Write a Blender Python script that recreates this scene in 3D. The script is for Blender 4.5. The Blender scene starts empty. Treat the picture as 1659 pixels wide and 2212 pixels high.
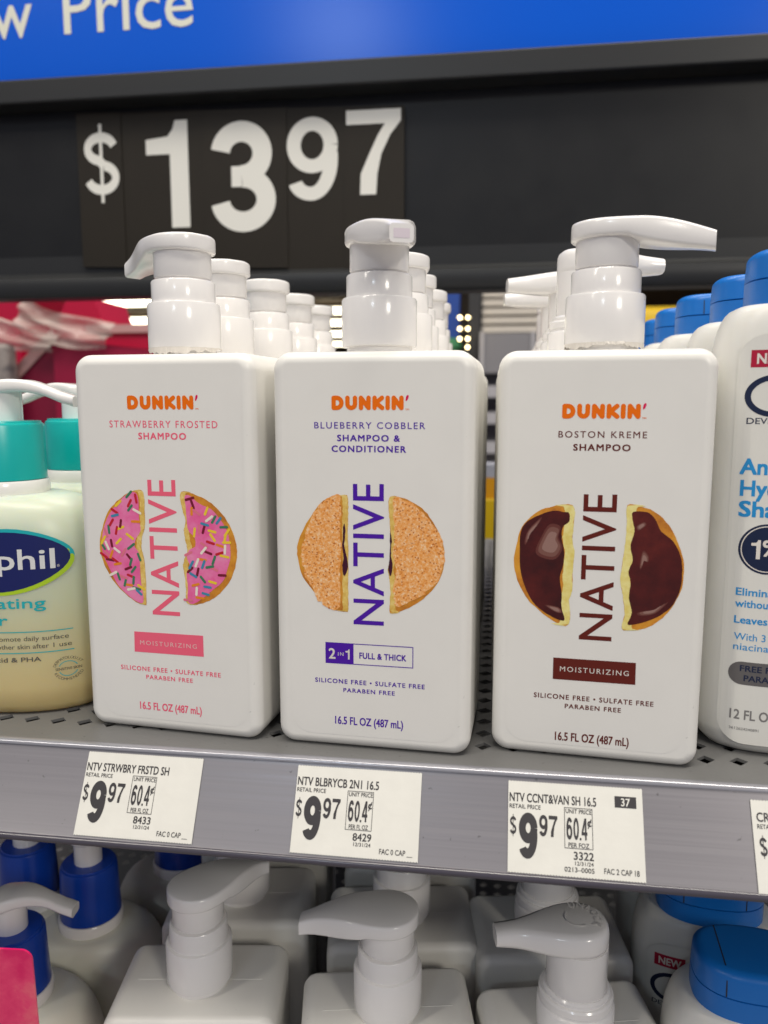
import bpy, bmesh, math, random
from mathutils import Vector, Matrix
from mathutils.geometry import delaunay_2d_cdt
random.seed(7)
scn = bpy.context.scene
COL = scn.collection
R = math.radians

# ------------------------------------------------------------------ camera
cam_d = bpy.data.cameras.new('camera')
cam = bpy.data.objects.new('camera', cam_d); COL.objects.link(cam)
cam.location = (0, -.2689, .1307)
cam.rotation_euler = (R(90 - 7.902), 0, R(8.034))
cam_d.sensor_fit = 'VERTICAL'; cam_d.sensor_height = 36; cam_d.lens = 36 * 1685.2 / 2212
cam_d.clip_start = .01; cam_d.clip_end = 200
cam_d.dof.use_dof = True; cam_d.dof.focus_distance = .315; cam_d.dof.aperture_fstop = 10.5
scn.camera = cam

# ------------------------------------------------------------------ light
w = bpy.data.worlds.new('World'); scn.world = w; w.use_nodes = True
bg = w.node_tree.nodes['Background']
bg.inputs[0].default_value = (.70, .70, .88, 1); bg.inputs[1].default_value = .22
def lamp(name, loc, target, sx, sy, power, col=(1, .94, .83)):
    d = bpy.data.lights.new(name, 'AREA'); d.shape = 'RECTANGLE'; d.size = sx; d.size_y = sy
    d.energy = power; d.color = col
    o = bpy.data.objects.new(name, d); COL.objects.link(o); o.location = loc
    o.rotation_euler = (Vector(target) - Vector(loc)).to_track_quat('-Z', 'Y').to_euler()
    return o
lamp('ceiling_lamp', (.45, -.50, 2.4), (.0, .10, 0), 2.4, .25, 41)
lamp('ceiling_lamp', (-1.6, -1.5, 3.0), (0, 0, 0), .25, 2.4, 32)
lamp('ceiling_lamp', (-1.17, -4.94, 2.886), (-.138, .45, .455), 0.55, .35, 12, (.78, .90, 1))
lamp('ceiling_lamp', (1.9, -2.6, 1.6), (.2, .45, .3), .6, .6, 24)
lamp('ceiling_lamp', (-.2, 1.1, 2.6), (-.05, .15, .1), 2.4, .25, 24)
scn.view_settings.view_transform = 'Standard'; scn.view_settings.look = 'None'
scn.view_settings.exposure = .42; scn.view_settings.gamma = 1
scn.cycles.use_denoising = True
scn.cycles.max_bounces = 10
scn.cycles.caustics_reflective = False; scn.cycles.caustics_refractive = False
scn.render.film_transparent = False

# ------------------------------------------------------------------ helpers
def tag(o, label=None, cat=None, group=None, kind=None):
    if label: o['label'] = label
    if cat: o['category'] = cat
    if group: o['group'] = group
    if kind: o['kind'] = kind
    return o
def empty(name, loc=(0, 0, 0), rz=0):
    o = bpy.data.objects.new(name, None); COL.objects.link(o)
    o.empty_display_size = .01; o.location = loc; o.rotation_euler = (0, 0, rz); return o
def link(name, me, mats, parent=None, loc=(0, 0, 0), rot=None):
    o = bpy.data.objects.new(name, me); COL.objects.link(o)
    for m in (mats if isinstance(mats, (list, tuple)) else [mats]): me.materials.append(m)
    o.parent = parent; o.location = loc
    if rot: o.rotation_euler = rot
    return o
def mesh(name, v, f, mats, parent=None, loc=(0, 0, 0), rot=None, smooth=False, mi=None):
    me = bpy.data.meshes.new(name); me.from_pydata([tuple(p) for p in v], [], f); me.update()
    o = link(name, me, mats, parent, loc, rot)
    if smooth: me.polygons.foreach_set('use_smooth', [True] * len(me.polygons))
    if mi: me.polygons.foreach_set('material_index', mi)
    return o
def smooth_by_angle(o, a=35):
    me = o.data
    bm = bmesh.new(); bm.from_mesh(me)
    for f in bm.faces: f.smooth = True
    for e in bm.edges:
        if len(e.link_faces) == 2: e.smooth = e.calc_face_angle(0) < R(a)
    bm.to_mesh(me); bm.free()
    return o
def copy_tree(o, parent=None):
    c = o.copy(); COL.objects.link(c)
    if parent: c.parent = parent
    for ch in list(o.children): copy_tree(ch, c)
    return c
def node_mat(name):
    m = bpy.data.materials.new(name); m.use_nodes = True
    return m, m.node_tree.nodes, m.node_tree.links, m.node_tree.nodes['Principled BSDF']
def mat(name, col, rough=.5, metal=0, spec=.5, vary=0, vscale=40, bump=0, bscale=200, sss=0, coat=0, emit=0, stretch=None, rvary=0, obj_coords=True):
    m, N, L, b = node_mat(name)
    b.inputs['Base Color'].default_value = (*col, 1); b.inputs['Roughness'].default_value = rough
    b.inputs['Metallic'].default_value = metal; b.inputs['Specular IOR Level'].default_value = spec
    b.inputs['Coat Weight'].default_value = coat; b.inputs['Coat Roughness'].default_value = .08
    if sss:
        b.inputs['Subsurface Weight'].default_value = sss
        b.inputs['Subsurface Radius'].default_value = (.004, .003, .002); b.inputs['Subsurface Scale'].default_value = 1
    if emit:
        b.inputs['Emission Color'].default_value = (*col, 1); b.inputs['Emission Strength'].default_value = emit
    tc = N.new('ShaderNodeTexCoord'); mp = N.new('ShaderNodeMapping'); L.new(tc.outputs['Object'], mp.inputs[0])
    if stretch: mp.inputs['Scale'].default_value = stretch
    def noise(s, det=3):
        n = N.new('ShaderNodeTexNoise'); n.inputs['Scale'].default_value = s; n.inputs['Detail'].default_value = det
        L.new(mp.outputs[0], n.inputs['Vector']); return n
    if vary:
        n = noise(vscale); mr = N.new('ShaderNodeMapRange')
        mr.inputs['From Min'].default_value = .3; mr.inputs['From Max'].default_value = .7
        mr.inputs['To Min'].default_value = 1 - vary; mr.inputs['To Max'].default_value = 1 + vary
        L.new(n.outputs[0], mr.inputs[0])
        mx = N.new('ShaderNodeVectorMath'); mx.operation = 'SCALE'; mx.inputs[0].default_value = col
        L.new(mr.outputs[0], mx.inputs['Scale']); L.new(mx.outputs[0], b.inputs['Base Color'])
    if rvary:
        n = noise(vscale * .7); mr = N.new('ShaderNodeMapRange')
        mr.inputs['From Min'].default_value = .3; mr.inputs['From Max'].default_value = .7
        mr.inputs['To Min'].default_value = max(.02, rough - rvary); mr.inputs['To Max'].default_value = rough + rvary
        L.new(n.outputs[0], mr.inputs[0]); L.new(mr.outputs[0], b.inputs['Roughness'])
    if bump:
        n = noise(bscale, 4); bp = N.new('ShaderNodeBump'); bp.inputs['Strength'].default_value = bump
        bp.inputs['Distance'].default_value = .0004
        L.new(n.outputs[0], bp.inputs['Height']); L.new(bp.outputs[0], b.inputs['Normal'])
    return m
def add_specks(m, scale, lo, hi, mul):
    N, L = m.node_tree.nodes, m.node_tree.links; b = N['Principled BSDF']; sock = b.inputs['Base Color']
    tc = N.new('ShaderNodeTexCoord'); n = N.new('ShaderNodeTexNoise'); n.inputs['Scale'].default_value = scale; n.inputs['Detail'].default_value = 2
    L.new(tc.outputs['Object'], n.inputs['Vector'])
    mr = N.new('ShaderNodeMapRange'); mr.inputs['From Min'].default_value = lo; mr.inputs['From Max'].default_value = hi; mr.inputs['To Min'].default_value = 1; mr.inputs['To Max'].default_value = mul
    L.new(n.outputs[0], mr.inputs[0]); mx = N.new('ShaderNodeVectorMath'); mx.operation = 'SCALE'
    if sock.links: L.new(sock.links[0].from_socket, mx.inputs[0])
    else: mx.inputs[0].default_value = sock.default_value[:3]
    L.new(mr.outputs[0], mx.inputs['Scale']); L.new(mx.outputs[0], sock)
def ramp_mat(name, stops, scale, rough=.6, detail=6, bump=0):
    m, N, L, b = node_mat(name); b.inputs['Roughness'].default_value = rough
    tc = N.new('ShaderNodeTexCoord'); n = N.new('ShaderNodeTexNoise'); n.inputs['Scale'].default_value = scale; n.inputs['Detail'].default_value = detail
    n.inputs['Roughness'].default_value = .65
    L.new(tc.outputs['Object'], n.inputs['Vector'])
    r = N.new('ShaderNodeValToRGB'); e = r.color_ramp.elements
    while len(e) < len(stops): e.new(.5)
    for k, (p, c) in enumerate(stops): e[k].position = p; e[k].color = (*c, 1)
    L.new(n.outputs[0], r.inputs[0]); L.new(r.outputs[0], b.inputs['Base Color'])
    return m

# flat 2-D shapes ----------------------------------------------------
def cdt(polys):
    """union of 2-D polygons -> (verts2d, faces)"""
    vs, fs = [], []
    for p in polys:
        if sum(p[i][0] * p[(i + 1) % len(p)][1] - p[(i + 1) % len(p)][0] * p[i][1] for i in range(len(p))) < 0: p = list(p)[::-1]
        k = len(vs); vs += [Vector(q) for q in p]; fs.append(list(range(k, k + len(p))))
    r = delaunay_2d_cdt(vs, [], fs, 1, 1e-7)
    return [tuple(v) for v in r[0]], [tuple(f) for f, o in zip(r[2], r[5]) if o]
def smooth_poly(p, n=4, jit=0, closed=True):
    out = []; L = len(p)
    for i in range(L):
        a, b, c, d = (Vector(p[(i + k) % L]) for k in (-1, 0, 1, 2))
        for j in range(n):
            t = j / n
            q = .5 * ((2 * b) + (c - a) * t + (2 * a - 5 * b + 4 * c - d) * t * t + (3 * b - a - 3 * c + d) * t ** 3)
            if jit: q = q + Vector((random.uniform(-jit, jit), random.uniform(-jit, jit)))
            out.append((q.x, q.y))
    return out
def rrect(x0, y0, x1, y1, r, n=6):
    out = []
    for cx, cy, a0 in ((x1 - r, y1 - r, 0), (x0 + r, y1 - r, 90), (x0 + r, y0 + r, 180), (x1 - r, y0 + r, 270)):
        for k in range(n + 1):
            a = R(a0 + 90 * k / n); out.append((cx + r * math.cos(a), cy + r * math.sin(a)))
    return out
def circle(cx, cy, r, n=32, ry=None):
    return [(cx + r * math.cos(2 * math.pi * k / n), cy + (ry or r) * math.sin(2 * math.pi * k / n)) for k in range(n)]
def stroke(pts, wd, closed=False):
    out = []; L = len(pts)
    for i in range(L if closed else L - 1):
        a = Vector(pts[i]); b = Vector(pts[(i + 1) % L]); d = (b - a).normalized() * wd / 2; n = Vector((-d.y, d.x))
        out.append([tuple(a + n), tuple(a - n), tuple(b - n), tuple(b + n)])
    for p in pts: out.append(circle(p[0], p[1], wd / 2, 16))
    return out
class Flat:
    """collects flat coloured shapes (mm) that become ONE mesh of layers"""
    def __init__(s): s.v, s.f, s.mi, s.m = [], [], [], []
    def add(s, v2, f, m, lift=0):
        if m not in s.m: s.m.append(m)
        k = len(s.v); s.v += [(x, lift, y) for x, y in v2]
        for q in f: s.f.append(tuple(k + i for i in q)); s.mi.append(s.m.index(m))
    def poly(s, polys, m, lift=0):
        if polys and isinstance(polys[0][0], (int, float)): polys = [polys]
        for k, p in enumerate(polys):
            if len(p) <= 4: s.add(p, [tuple(range(len(p)))], m, lift + .0008 * (k % 25))
            else:
                v, f = cdt([p]); s.add(v, f, m, lift + .0008 * (k % 25))
    def text(s, txt, xl, xr, yb, cap, m, bold=0, sp=1, lift=0, rot=0, shear=0, align='fit', slope=0):
        v, f = text2d(txt, bold, sp)
        x0 = min(p[0] for p in v); x1 = max(p[0] for p in v)
        sy = cap / CAP; sx = (xr - xl) / (x1 - x0) if align == 'fit' else sy * (xr or 1)
        # weight is added as slightly shifted copies, each a hair above the last
        for k, (dx, dy) in enumerate(((-1, -1), (1, -1), (1, 1), (-1, 1), (0, 0)) if bold else ((0, 0),)):
            bx, by = bold * cap / CAP * dx, bold * cap / CAP * dy * .8
            s.add([(xl + (x - x0) * sx + bx * (.8 if sx < sy else 1), yb + y * sy + by) for x, y in v], f, m, lift + .002 * k)
    def build(s, name, parent, y0, outward=-1, scale=.001, loc=(0, 0, 0), rot=None):
        # x right, z up, local y: y0 is the carrier face, lifts go outward (-y)
        v = [(x * scale, y0 + outward * l * scale, z * scale) for x, l, z in s.v]
        fs = []
        for q in s.f:
            a, b, c = (Vector(v[i]) for i in q[:3])
            n = (b - a).cross(c - a)
            fs.append(q if n.y < 0 else tuple(reversed(q)))
        return mesh(name, v, fs, s.m, parent, loc, rot, mi=s.mi)
_tc = {}
def text2d(txt, bold=0, sp=1):
    key = (txt, bold, sp)
    if key in _tc: return _tc[key]
    cu = bpy.data.curves.new('t', 'FONT'); cu.body = txt; cu.size = 1; cu.resolution_u = 3
    cu.space_character = sp
    o = bpy.data.objects.new('t', cu); COL.objects.link(o)
    dg = bpy.context.evaluated_depsgraph_get(); dg.update()
    me = bpy.data.meshes.new_from_object(o.evaluated_get(dg))
    v = [(q.co.x, q.co.y) for q in me.vertices]; f = [tuple(p.vertices) for p in me.polygons]
    bpy.data.objects.remove(o); bpy.data.curves.remove(cu); bpy.data.meshes.remove(me)
    _tc[key] = (v, f); return v, f
CAP = max(p[1] for p in text2d('H')[0])

# bold grotesque figures drawn by hand ------------------------------
def ribbon(pts, wd):
    L, Rr = [], []
    for i, p in enumerate(pts):
        a = Vector(pts[max(0, i - 1)]); b = Vector(pts[min(len(pts) - 1, i + 1)]); d = (b - a).normalized(); n = Vector((-d.y, d.x)) * wd / 2
        L.append(tuple(Vector(p) + n)); Rr.append(tuple(Vector(p) - n))
    return [[L[i], L[i + 1], Rr[i + 1], Rr[i]] for i in range(len(pts) - 1)]
def earc(cx, cy, rx, ry, a0, a1, n=20): return [(cx + rx * math.cos(R(a0 + (a1 - a0) * k / n)), cy + ry * math.sin(R(a0 + (a1 - a0) * k / n))) for k in range(n + 1)]
def figure(ch, wd):
    h = wd / 2
    if ch == '1': return [[(.26, 0), (.26 + wd * 1.08, 0), (.26 + wd * 1.08, 1), (.26 + wd * .35, 1), (.26 + wd * .2, .92), (.26 - wd * .1, .855), (.0, .83), (.0, .69), (.26, .69)]]
    if ch == '7': return [[(.0, 1), (.62, 1), (.62, .86), (.50, .70), (.40, .48), (.355, .25), (.34, 0), (.34 - wd * 1.05, 0), (.34 - wd * 1.0, .25), (.27, .50), (.36, .70), (.44, 1 - wd * .95), (0, 1 - wd * .95)]]
    if ch == '3':
        return ribbon(earc(.30, .71, .295 - h, .29 - h, 172, -90, 28), wd) + ribbon(earc(.31, .295, .315 - h, .295 - h, 90, -172, 30), wd) + [[(.20, .412), (.30, .412), (.30, .598), (.20, .598)]]
    if ch in '96':
        p = ribbon(earc(.30, .665, .30 - h, .335 - h, 0, 360, 36), wd) + ribbon(earc(.285, .50, .315 - h, .50 - h, 10, -90, 22) + earc(.285, .26, .275 - h, .26 - h, -96, -166, 12), wd)
        return p if ch == '9' else [[(.6 - x, 1 - y) for x, y in q] for q in p]
    if ch == '0': return ribbon(earc(.30, .5, .30 - h, .5 - h, 0, 360, 40), wd)
    if ch == '4': return [[(.36, 0), (.36 + wd, 0), (.36 + wd, 1), (.33, 1), (.0, .36), (.0, .22), (.36, .22)], [(.36 + wd * .9, .22), (.62, .22), (.62, .22 + wd * .85), (.36 + wd * .9, .22 + wd * .85)]]
    if ch == '.': return [[(0, 0), (wd, 0), (wd, wd), (0, wd)]]
    if ch == '$':
        q = lambda P: [(x, .12 + y * .76) for x, y in P]
        a = earc(.30, .745, .29 - h, .255 - h, 15, 258, 26); b = earc(.30, .265, .30 - h, .265 - h, 78, -165, 28)
        return ribbon(q(a + [b[0]]), wd) + ribbon(q(b), wd) + [[(.30 - wd * .2, 0), (.30 + wd * .2, 0), (.30 + wd * .2, 1), (.30 - wd * .2, 1)]]
def four_hole(P): return P
def put_figure(fl, ch, x0, x1, y0, y1, m, wd, lift=0, slope=0):
    P = figure(ch, wd)
    if ch == '4':   # leave the counter open
        P = [[(.36, 0), (.36 + wd, 0), (.36 + wd, 1), (.36, 1)], [(0, .22), (.62, .22), (.62, .22 + wd * .85), (0, .22 + wd * .85)], [(0, .22), (wd * .6, .22), (.36 + wd * .5, .86), (.36, 1), (.33, 1), (0, .36)]]
    ax = min(p[0] for q in P for p in q); bx = max(p[0] for q in P for p in q)
    P = [[(x0 + (p[0] - ax) / (bx - ax) * (x1 - x0), y0 + p[1] * (y1 - y0)) for p in q] for q in P]
    fl.poly(P, m, lift)

# solids --------------------------------------------------------------
def box(name, x0, x1, y0, y1, z0, z1, m, parent=None, bev=0, seg=3, loc=(0, 0, 0), rot=None):
    bm = bmesh.new(); bmesh.ops.create_cube(bm, size=1)
    for v in bm.verts:
        v.co = Vector((x0 + (v.co.x + .5) * (x1 - x0), y0 + (v.co.y + .5) * (y1 - y0), z0 + (v.co.z + .5) * (z1 - z0)))
    if bev: bmesh.ops.bevel(bm, geom=list(bm.edges), offset=bev, segments=seg, profile=.5, affect='EDGES', clamp_overlap=True)
    for f in bm.faces: f.smooth = bool(bev)
    me = bpy.data.meshes.new(name); bm.to_mesh(me); bm.free()
    o = link(name, me, m, parent, loc, rot)
    if bev:
        wn = o.modifiers.new('wn', 'WEIGHTED_NORMAL'); wn.keep_sharp = False; wn.weight = 100
    return o
def lathe(name, prof, m, parent=None, n=48, loc=(0, 0, 0), angle=35):
    v, f = [], []
    for r, z in prof:
        for k in range(n):
            a = 2 * math.pi * k / n; v.append((r * math.cos(a), r * math.sin(a), z))
    for i in range(len(prof) - 1):
        for k in range(n):
            f.append((i * n + k, i * n + (k + 1) % n, (i + 1) * n + (k + 1) % n, (i + 1) * n + k))
    f.append(tuple(reversed(range(n)))); f.append(tuple(range((len(prof) - 1) * n, len(prof) * n)))
    return smooth_by_angle(mesh(name, v, f, m, parent, loc), angle)
def rloft(name, rings, m, parent=None, n=64, loc=(0, 0, 0), angle=40):
    """rings: (z, rx, ry, exponent, cx, cy) super-ellipses"""
    v, f = [], []
    for z, rx, ry, e, *c in rings:
        cx, cy = c if c else (0, 0)
        for k in range(n):
            a = 2 * math.pi * k / n; ca, sa = math.cos(a), math.sin(a)
            v.append((cx + rx * math.copysign(abs(ca) ** (2 / e), ca), cy + ry * math.copysign(abs(sa) ** (2 / e), sa), z))
    for i in range(len(rings) - 1):
        for k in range(n):
            f.append((i * n + k, i * n + (k + 1) % n, (i + 1) * n + (k + 1) % n, (i + 1) * n + k))
    f.append(tuple(reversed(range(n)))); f.append(tuple(range((len(rings) - 1) * n, len(rings) * n)))
    return smooth_by_angle(mesh(name, v, f, m, parent, loc), angle)
def arm(name, secs, m, parent=None, loc=(0, 0, 0), rz=0, bev=.0012, angle=50):
    """lofts rounded box sections (s, half width, z bottom, z top) along local +x"""
    v, f = [], []; K = 12
    for s, wd, zb, zt in secs:
        b = min(bev, wd * .9, (zt - zb) * .45); c = b * .3
        P = [(-wd + b, zb), (-wd + c, zb + c), (-wd, zb + b), (-wd, zt - b), (-wd + c, zt - c), (-wd + b, zt),
             (wd - b, zt), (wd - c, zt - c), (wd, zt - b), (wd, zb + b), (wd - c, zb + c), (wd - b, zb)]
        v += [(s, y, z) for y, z in P]
    for i in range(len(secs) - 1):
        for k in range(K):
            a = i * K + k; b2 = i * K + (k + 1) % K
            f.append((a, a + K, b2 + K, b2))
    f.append(tuple(range(K))); f.append(tuple(reversed(range((len(secs) - 1) * K, len(secs) * K))))
    o = mesh(name, v, f, m, parent, loc, (0, 0, rz))
    bm = bmesh.new(); bm.from_mesh(o.data); bmesh.ops.recalc_face_normals(bm, faces=bm.faces); bm.to_mesh(o.data); bm.free()
    return smooth_by_angle(o, angle)

# ------------------------------------------------------------------ materials
WHITE = mat('white_bottle_plastic', (.80, .786, .74), .36, spec=.5, vary=.015, vscale=60, bump=.05, bscale=900)
PUMPW = mat('white_pump_plastic', (.82, .80, .78), .16, spec=.5, bump=.12, bscale=140)
LABELC = mat('clear_label_film', (.80, .786, .74), .33, spec=.5, vary=.015, vscale=60, bump=.03, bscale=400)
PINKT = mat('pink_print', (.86, .13, .21), .45, spec=.2)
PURPT = mat('purple_print', (.075, .012, .36), .4, spec=.2)
BROWNT = mat('brown_print', (.125, .018, .012), .4, spec=.2)
WHITEP = mat('white_print', (.75, .70, .64), .45)
ORANGE = mat('orange_print', (.85, .16, .004), .4, spec=.2)
MAGENTA = mat('magenta_print', (.70, .005, .09), .4, spec=.2)
DOUGH = ramp_mat('golden_dough_print', [(.3, (.40, .12, .008)), (.5, (.62, .24, .015)), (.7, (.74, .36, .03))], 130)
CRUMB = ramp_mat('pale_crumb_print', [(.3, (.62, .36, .05)), (.55, (.78, .55, .14)), (.75, (.85, .70, .30))], 500)
CREAM = ramp_mat('custard_print', [(.3, (.74, .58, .12)), (.6, (.85, .76, .30))], 300)
ICING = ramp_mat('pink_icing_print', [(.25, (.80, .05, .25)), (.5, (.83, .18, .40)), (.8, (.86, .36, .54))], 90, .35)
COBBLER = ramp_mat('crumb_topping_print', [(.30, (.45, .12, .012)), (.39, (.82, .30, .045)), (.54, (.90, .45, .15)), (.68, (.94, .72, .48))], 1100, detail=8)
SUGAR = mat('pale_sugar_print', (.90, .66, .42), .4); SUGAR2 = mat('peach_crumb_print', (.86, .46, .20), .4); TOAST = mat('toasted_crumb_print', (.52, .15, .018), .4)
JAM = mat('dark_jam_print', (.05, .004, .02), .3)
CHOC = ramp_mat('chocolate_print', [(.3, (.035, .004, .003)), (.55, (.085, .009, .006)), (.75, (.14, .017, .010))], 60, .3)
CHOCH = mat('chocolate_sheen_print', (.30, .17, .14), .3)
CHOCH2 = mat('chocolate_mid_sheen_print', (.20, .085, .065), .3); CHOCM = mat('chocolate_soft_sheen_print', (.13, .035, .026), .3)
SPR = [mat('sprinkle_%s_print' % n, c, .4) for n, c in (('red', (.55, .01, .02)), ('yellow', (.85, .60, .03)), ('blue', (.05, .25, .40)), ('white', (.85, .78, .66)),
        ('green', (.05, .20, .10)), ('orange', (.80, .25, .01)), ('maroon', (.18, .005, .02)), ('rose', (.75, .18, .25)))]
PAPER = mat('tag_paper', (.71, .70, .645), .7, vary=.03, vscale=120, bump=.1, bscale=500)
INK = mat('tag_ink', (.035, .032, .035), .6)
GREYM = mat('grey_shelf_paint', (.145, .144, .142), .42, spec=.5, vary=.05, vscale=30, bump=.1, bscale=500)
HOLE = mat('dark_hole', (.02, .02, .02), .7)

# ------------------------------------------------------------------ setting
FLOORM = mat('floor_tile', (.35, .33, .30), .4, vary=.05, vscale=2)
tag(mesh('floor', [(-40, -3, -1.35), (40, -3, -1.35), (40, 62, -1.35), (-40, 62, -1.35)], [(0, 1, 2, 3)], FLOORM), kind='structure')
CEILM = mat('tan_ceiling', (.22, .14, .075), .8, vary=.1, vscale=1)
tag(box('ceiling', -45, 30, 12, 62, 3.55, 3.7, CEILM), kind='structure')
tag(box('wall', -45, 30, 62, 62.3, -1.35, 3.55, mat('far_wall_paint', (.30, .24, .17), .8)), kind='structure')
LAMPE = mat('lit_tube', (1, .93, .70), .5, emit=5)
def fixture(xa, xb, y, label):
    t = empty('strip_light', ((xa + xb) / 2, y, 3.32))
    h = (xb - xa) / 2
    box('housing', -h, h, -.28, .28, .08, .22, CEILM, t)
    box('lit_diffuser', -h + .02, h - .02, -.26, .26, -.06, .078, LAMPE, t)
    tag(t, label, 'ceiling light', 'lit strip lights far across the ceiling')
fixture(-15.35, -14.4, 24, 'short lit strip light above the clear plastic film and red cartons')
fixture(-13.3, -9.0, 24, 'long lit strip light just left of the front pink lettered bottle pump')
fixture(-15.1, -10, 29.2, 'lower lit strip light just left of the front pink lettered bottle pump')
fixture(-6.6, -4.3, 27, 'topmost lit strip light between pink and purple lettered bottle pumps')
fixture(-7.4, -4.7, 31, 'second lit strip light down between pink and purple lettered bottle pumps')
fixture(-8.5, -5.4, 36, 'third lit strip light down between pink and purple lettered bottle pumps')
fixture(-9.6, -6.2, 42, 'lowest lit strip light between pink and purple lettered bottle pumps')
fixture(8.4, 9.6, 24, 'small lit strip light above the blue caps of the upper shelf')

# ------------------------------------------------------------------ upper shelf
def deck(name, parent, x0, x1, yb, z, xo, yo, j0, j1):
    """perforated sheet: real diamond holes with walls"""
    px, py, hr, th = .0117, .0118, .0034, .0012
    v, f = [], []
    i0 = math.ceil((x0 - xo + px / 2) / px); i1 = math.floor((x1 - xo - px / 2) / px)
    xa = xo + (i0 - .5) * px; xb = xo + (i1 + .5) * px
    ya = yo + (j0 - .5) * py; yc = yo + (j1 + .5) * py
    def quad(a, b, c, d): k = len(v); v.extend((a, b, c, d)); f.append((k, k + 1, k + 2, k + 3))
    for j in range(j0, j1 + 1):
        for i in range(i0, i1 + 1):
            cx, cy = xo + i * px, yo + j * py
            k = len(v)
            cor = [(-px / 2, -py / 2), (px / 2, -py / 2), (px / 2, py / 2), (-px / 2, py / 2)]
            dia = [(-.0003, -hr), (hr, .0002), (.0003, hr), (-hr, -.0002)]
            v.extend([(cx + a, cy + b, z) for a, b in cor]); v.extend([(cx + a, cy + b, z) for a, b in dia])
            v.extend([(cx + a, cy + b, z - th) for a, b in dia])
            # cor0..3 = 0..3, dia = 4..7 ; dia0 bottom, 1 right, 2 top, 3 left
            f += [(k, k + 1, k + 4), (k + 1, k + 5, k + 4), (k + 1, k + 2, k + 5), (k + 2, k + 6, k + 5), (k + 2, k + 3, k + 6), (k + 3, k + 7, k + 6), (k + 3, k, k + 7), (k, k + 4, k + 7)]
            for q in range(4): f.append((k + 4 + q, k + 4 + (q + 1) % 4, k + 8 + (q + 1) % 4, k + 8 + q))
    quad((x0, .002, z), (x1, .002, z), (x1, ya, z), (x0, ya, z))
    quad((x0, yc, z), (x1, yc, z), (x1, yb, z), (x0, yb, z))
    quad((x0, ya, z), (xa, ya, z), (xa, yc, z), (x0, yc, z))
    quad((xb, ya, z), (x1, ya, z), (x1, yc, z), (xb, yc, z))
    quad((x0, yb, z), (x1, yb, z), (x1, yb, z - .02), (x0, yb, z - .02))
    return mesh(name, v, f, GREYM, parent)
def extrude_x(name, prof, x0, x1, m, parent, angle=30):
    n = len(prof); v = [(x0, y, z) for y, z in prof] + [(x1, y, z) for y, z in prof]
    f = [(i, i + 1, n + i + 1, n + i) for i in range(n - 1)]
    o = mesh(name, v, f, m, parent)
    bm = bmesh.new(); bm.from_mesh(o.data); bmesh.ops.recalc_face_normals(bm, faces=bm.faces); bm.to_mesh(o.data); bm.free()
    return smooth_by_angle(o, angle)
add_specks(GREYM, 420, .70, .76, .55)
X0, X1 = -.46, .34
RAILM = mat('brushed_grey_rail', (.235, .225, .24), .34, metal=.35, vary=.03, vscale=1.0, stretch=(4, 1500, 1500), rvary=.05)
LIPM = mat('highlight_metal_lip', (.34, .34, .37), .22, metal=.4)  # base colour lightened so the lip carries its highlight line
add_specks(RAILM, 380, .72, .77, .6); add_specks(WHITE, 300, .745, .78, .8)
CLEARLIP = mat('violet_clear_lip', (.06, .054, .07), .18, spec=.6)
sh = empty('store_shelf', (0, 0, 0)); tag(sh, 'grey perforated metal shelf carrying the front lettered bottles', 'shelf', 'perforated grey shelves')
deck('deck', sh, X0, X1, .49, 0, -.1893, .0190, 0, 38)
def rail(parent, dz=0):
    d = Vector((0, -.487, -.873)); n = Vector((0, -.873, .487)); p0 = Vector((0, -.001, -.001 + dz))
    def P(t, h): q = p0 + d * t + n * h; return (q.y, q.z)
    extrude_x('front_lip', [(.002, dz), (.0008, dz + .0003), (-.0006, dz + .0004), (-.0017, dz - .0002), (-.0018, dz - .0012), (-.0006, dz - .0019)], X0, X1, LIPM, parent, 60)
    extrude_x('price_rail', [P(.0005, -.0012), P(.0005, 0), P(.0318, 0), P(.0325, .0002)], X0, X1, RAILM, parent)
    extrude_x('rail_lip', [P(.0322, .0004), P(.0326, .0008), P(.0338, .0009), P(.0348, .0003), P(.0348, -.001), P(.0340, -.002), P(.0310, -.0025)], X0, X1, CLEARLIP, parent, 60)
rail(sh)
box('bracket_underside', X0, X1, .004, .488, -.016, -.0135, GREYM, sh)

# lower shelf
ZL = -.274
sl = empty('store_shelf', (0, 0, 0)); tag(sl, 'shaded lower grey shelf under the lettered bottles, holding blank bottles', 'shelf', 'perforated grey shelves')
deck('deck', sl, X0, X1, .47, ZL, -.1893, .0190, 27, 28)
rail(sl, ZL)
bp = empty('back_panel', (0, .472, -.6)); tag(bp, 'dark grey metal back panel behind the lower shelf bottles', 'panel')
box('panel_sheet', X0, X1, 0, .008, -.1, .58, mat('dark_panel_paint', (.11, .115, .11), .5, vary=.05), bp)

# ------------------------------------------------------------------ sign over the shelf
SY = .45
BLUE = mat('blue_sign_gloss', (.0005, .096, .62), .22, spec=.30)
FRAMEM = mat('dark_grey_frame', (.022, .023, .024), .38, spec=.35)
STRIPM = mat('black_price_strip', (.010, .0105, .0115), .40, spec=.3, rvary=.04)
sg = empty('sign_board', (-.1, SY, .30)); tag(sg, 'blue store sign with white lettering on a black price channel frame', 'sign')
box('blue_panel', -.45, .50, 0, .012, .1235, .30, BLUE, sg)
box('frame', -.45, .50, -.018, .016, .1015, .1225, FRAMEM, sg, bev=.002)
box('price_channel', -.45, .50, .004, .016, -.052, .1005, STRIPM, sg)
extrude_x('lower_lip', [(.003, -.030), (.003, -.046), (-.002, -.050), (-.008, -.052), (-.009, -.056), (-.009, -.067), (-.007, -.070), (.016, -.070)], -.45, .50, FRAMEM, sg, 50)
fl = Flat(); SIGNW = mat('sign_white_letters', (.70, .70, .60), .5)
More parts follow.
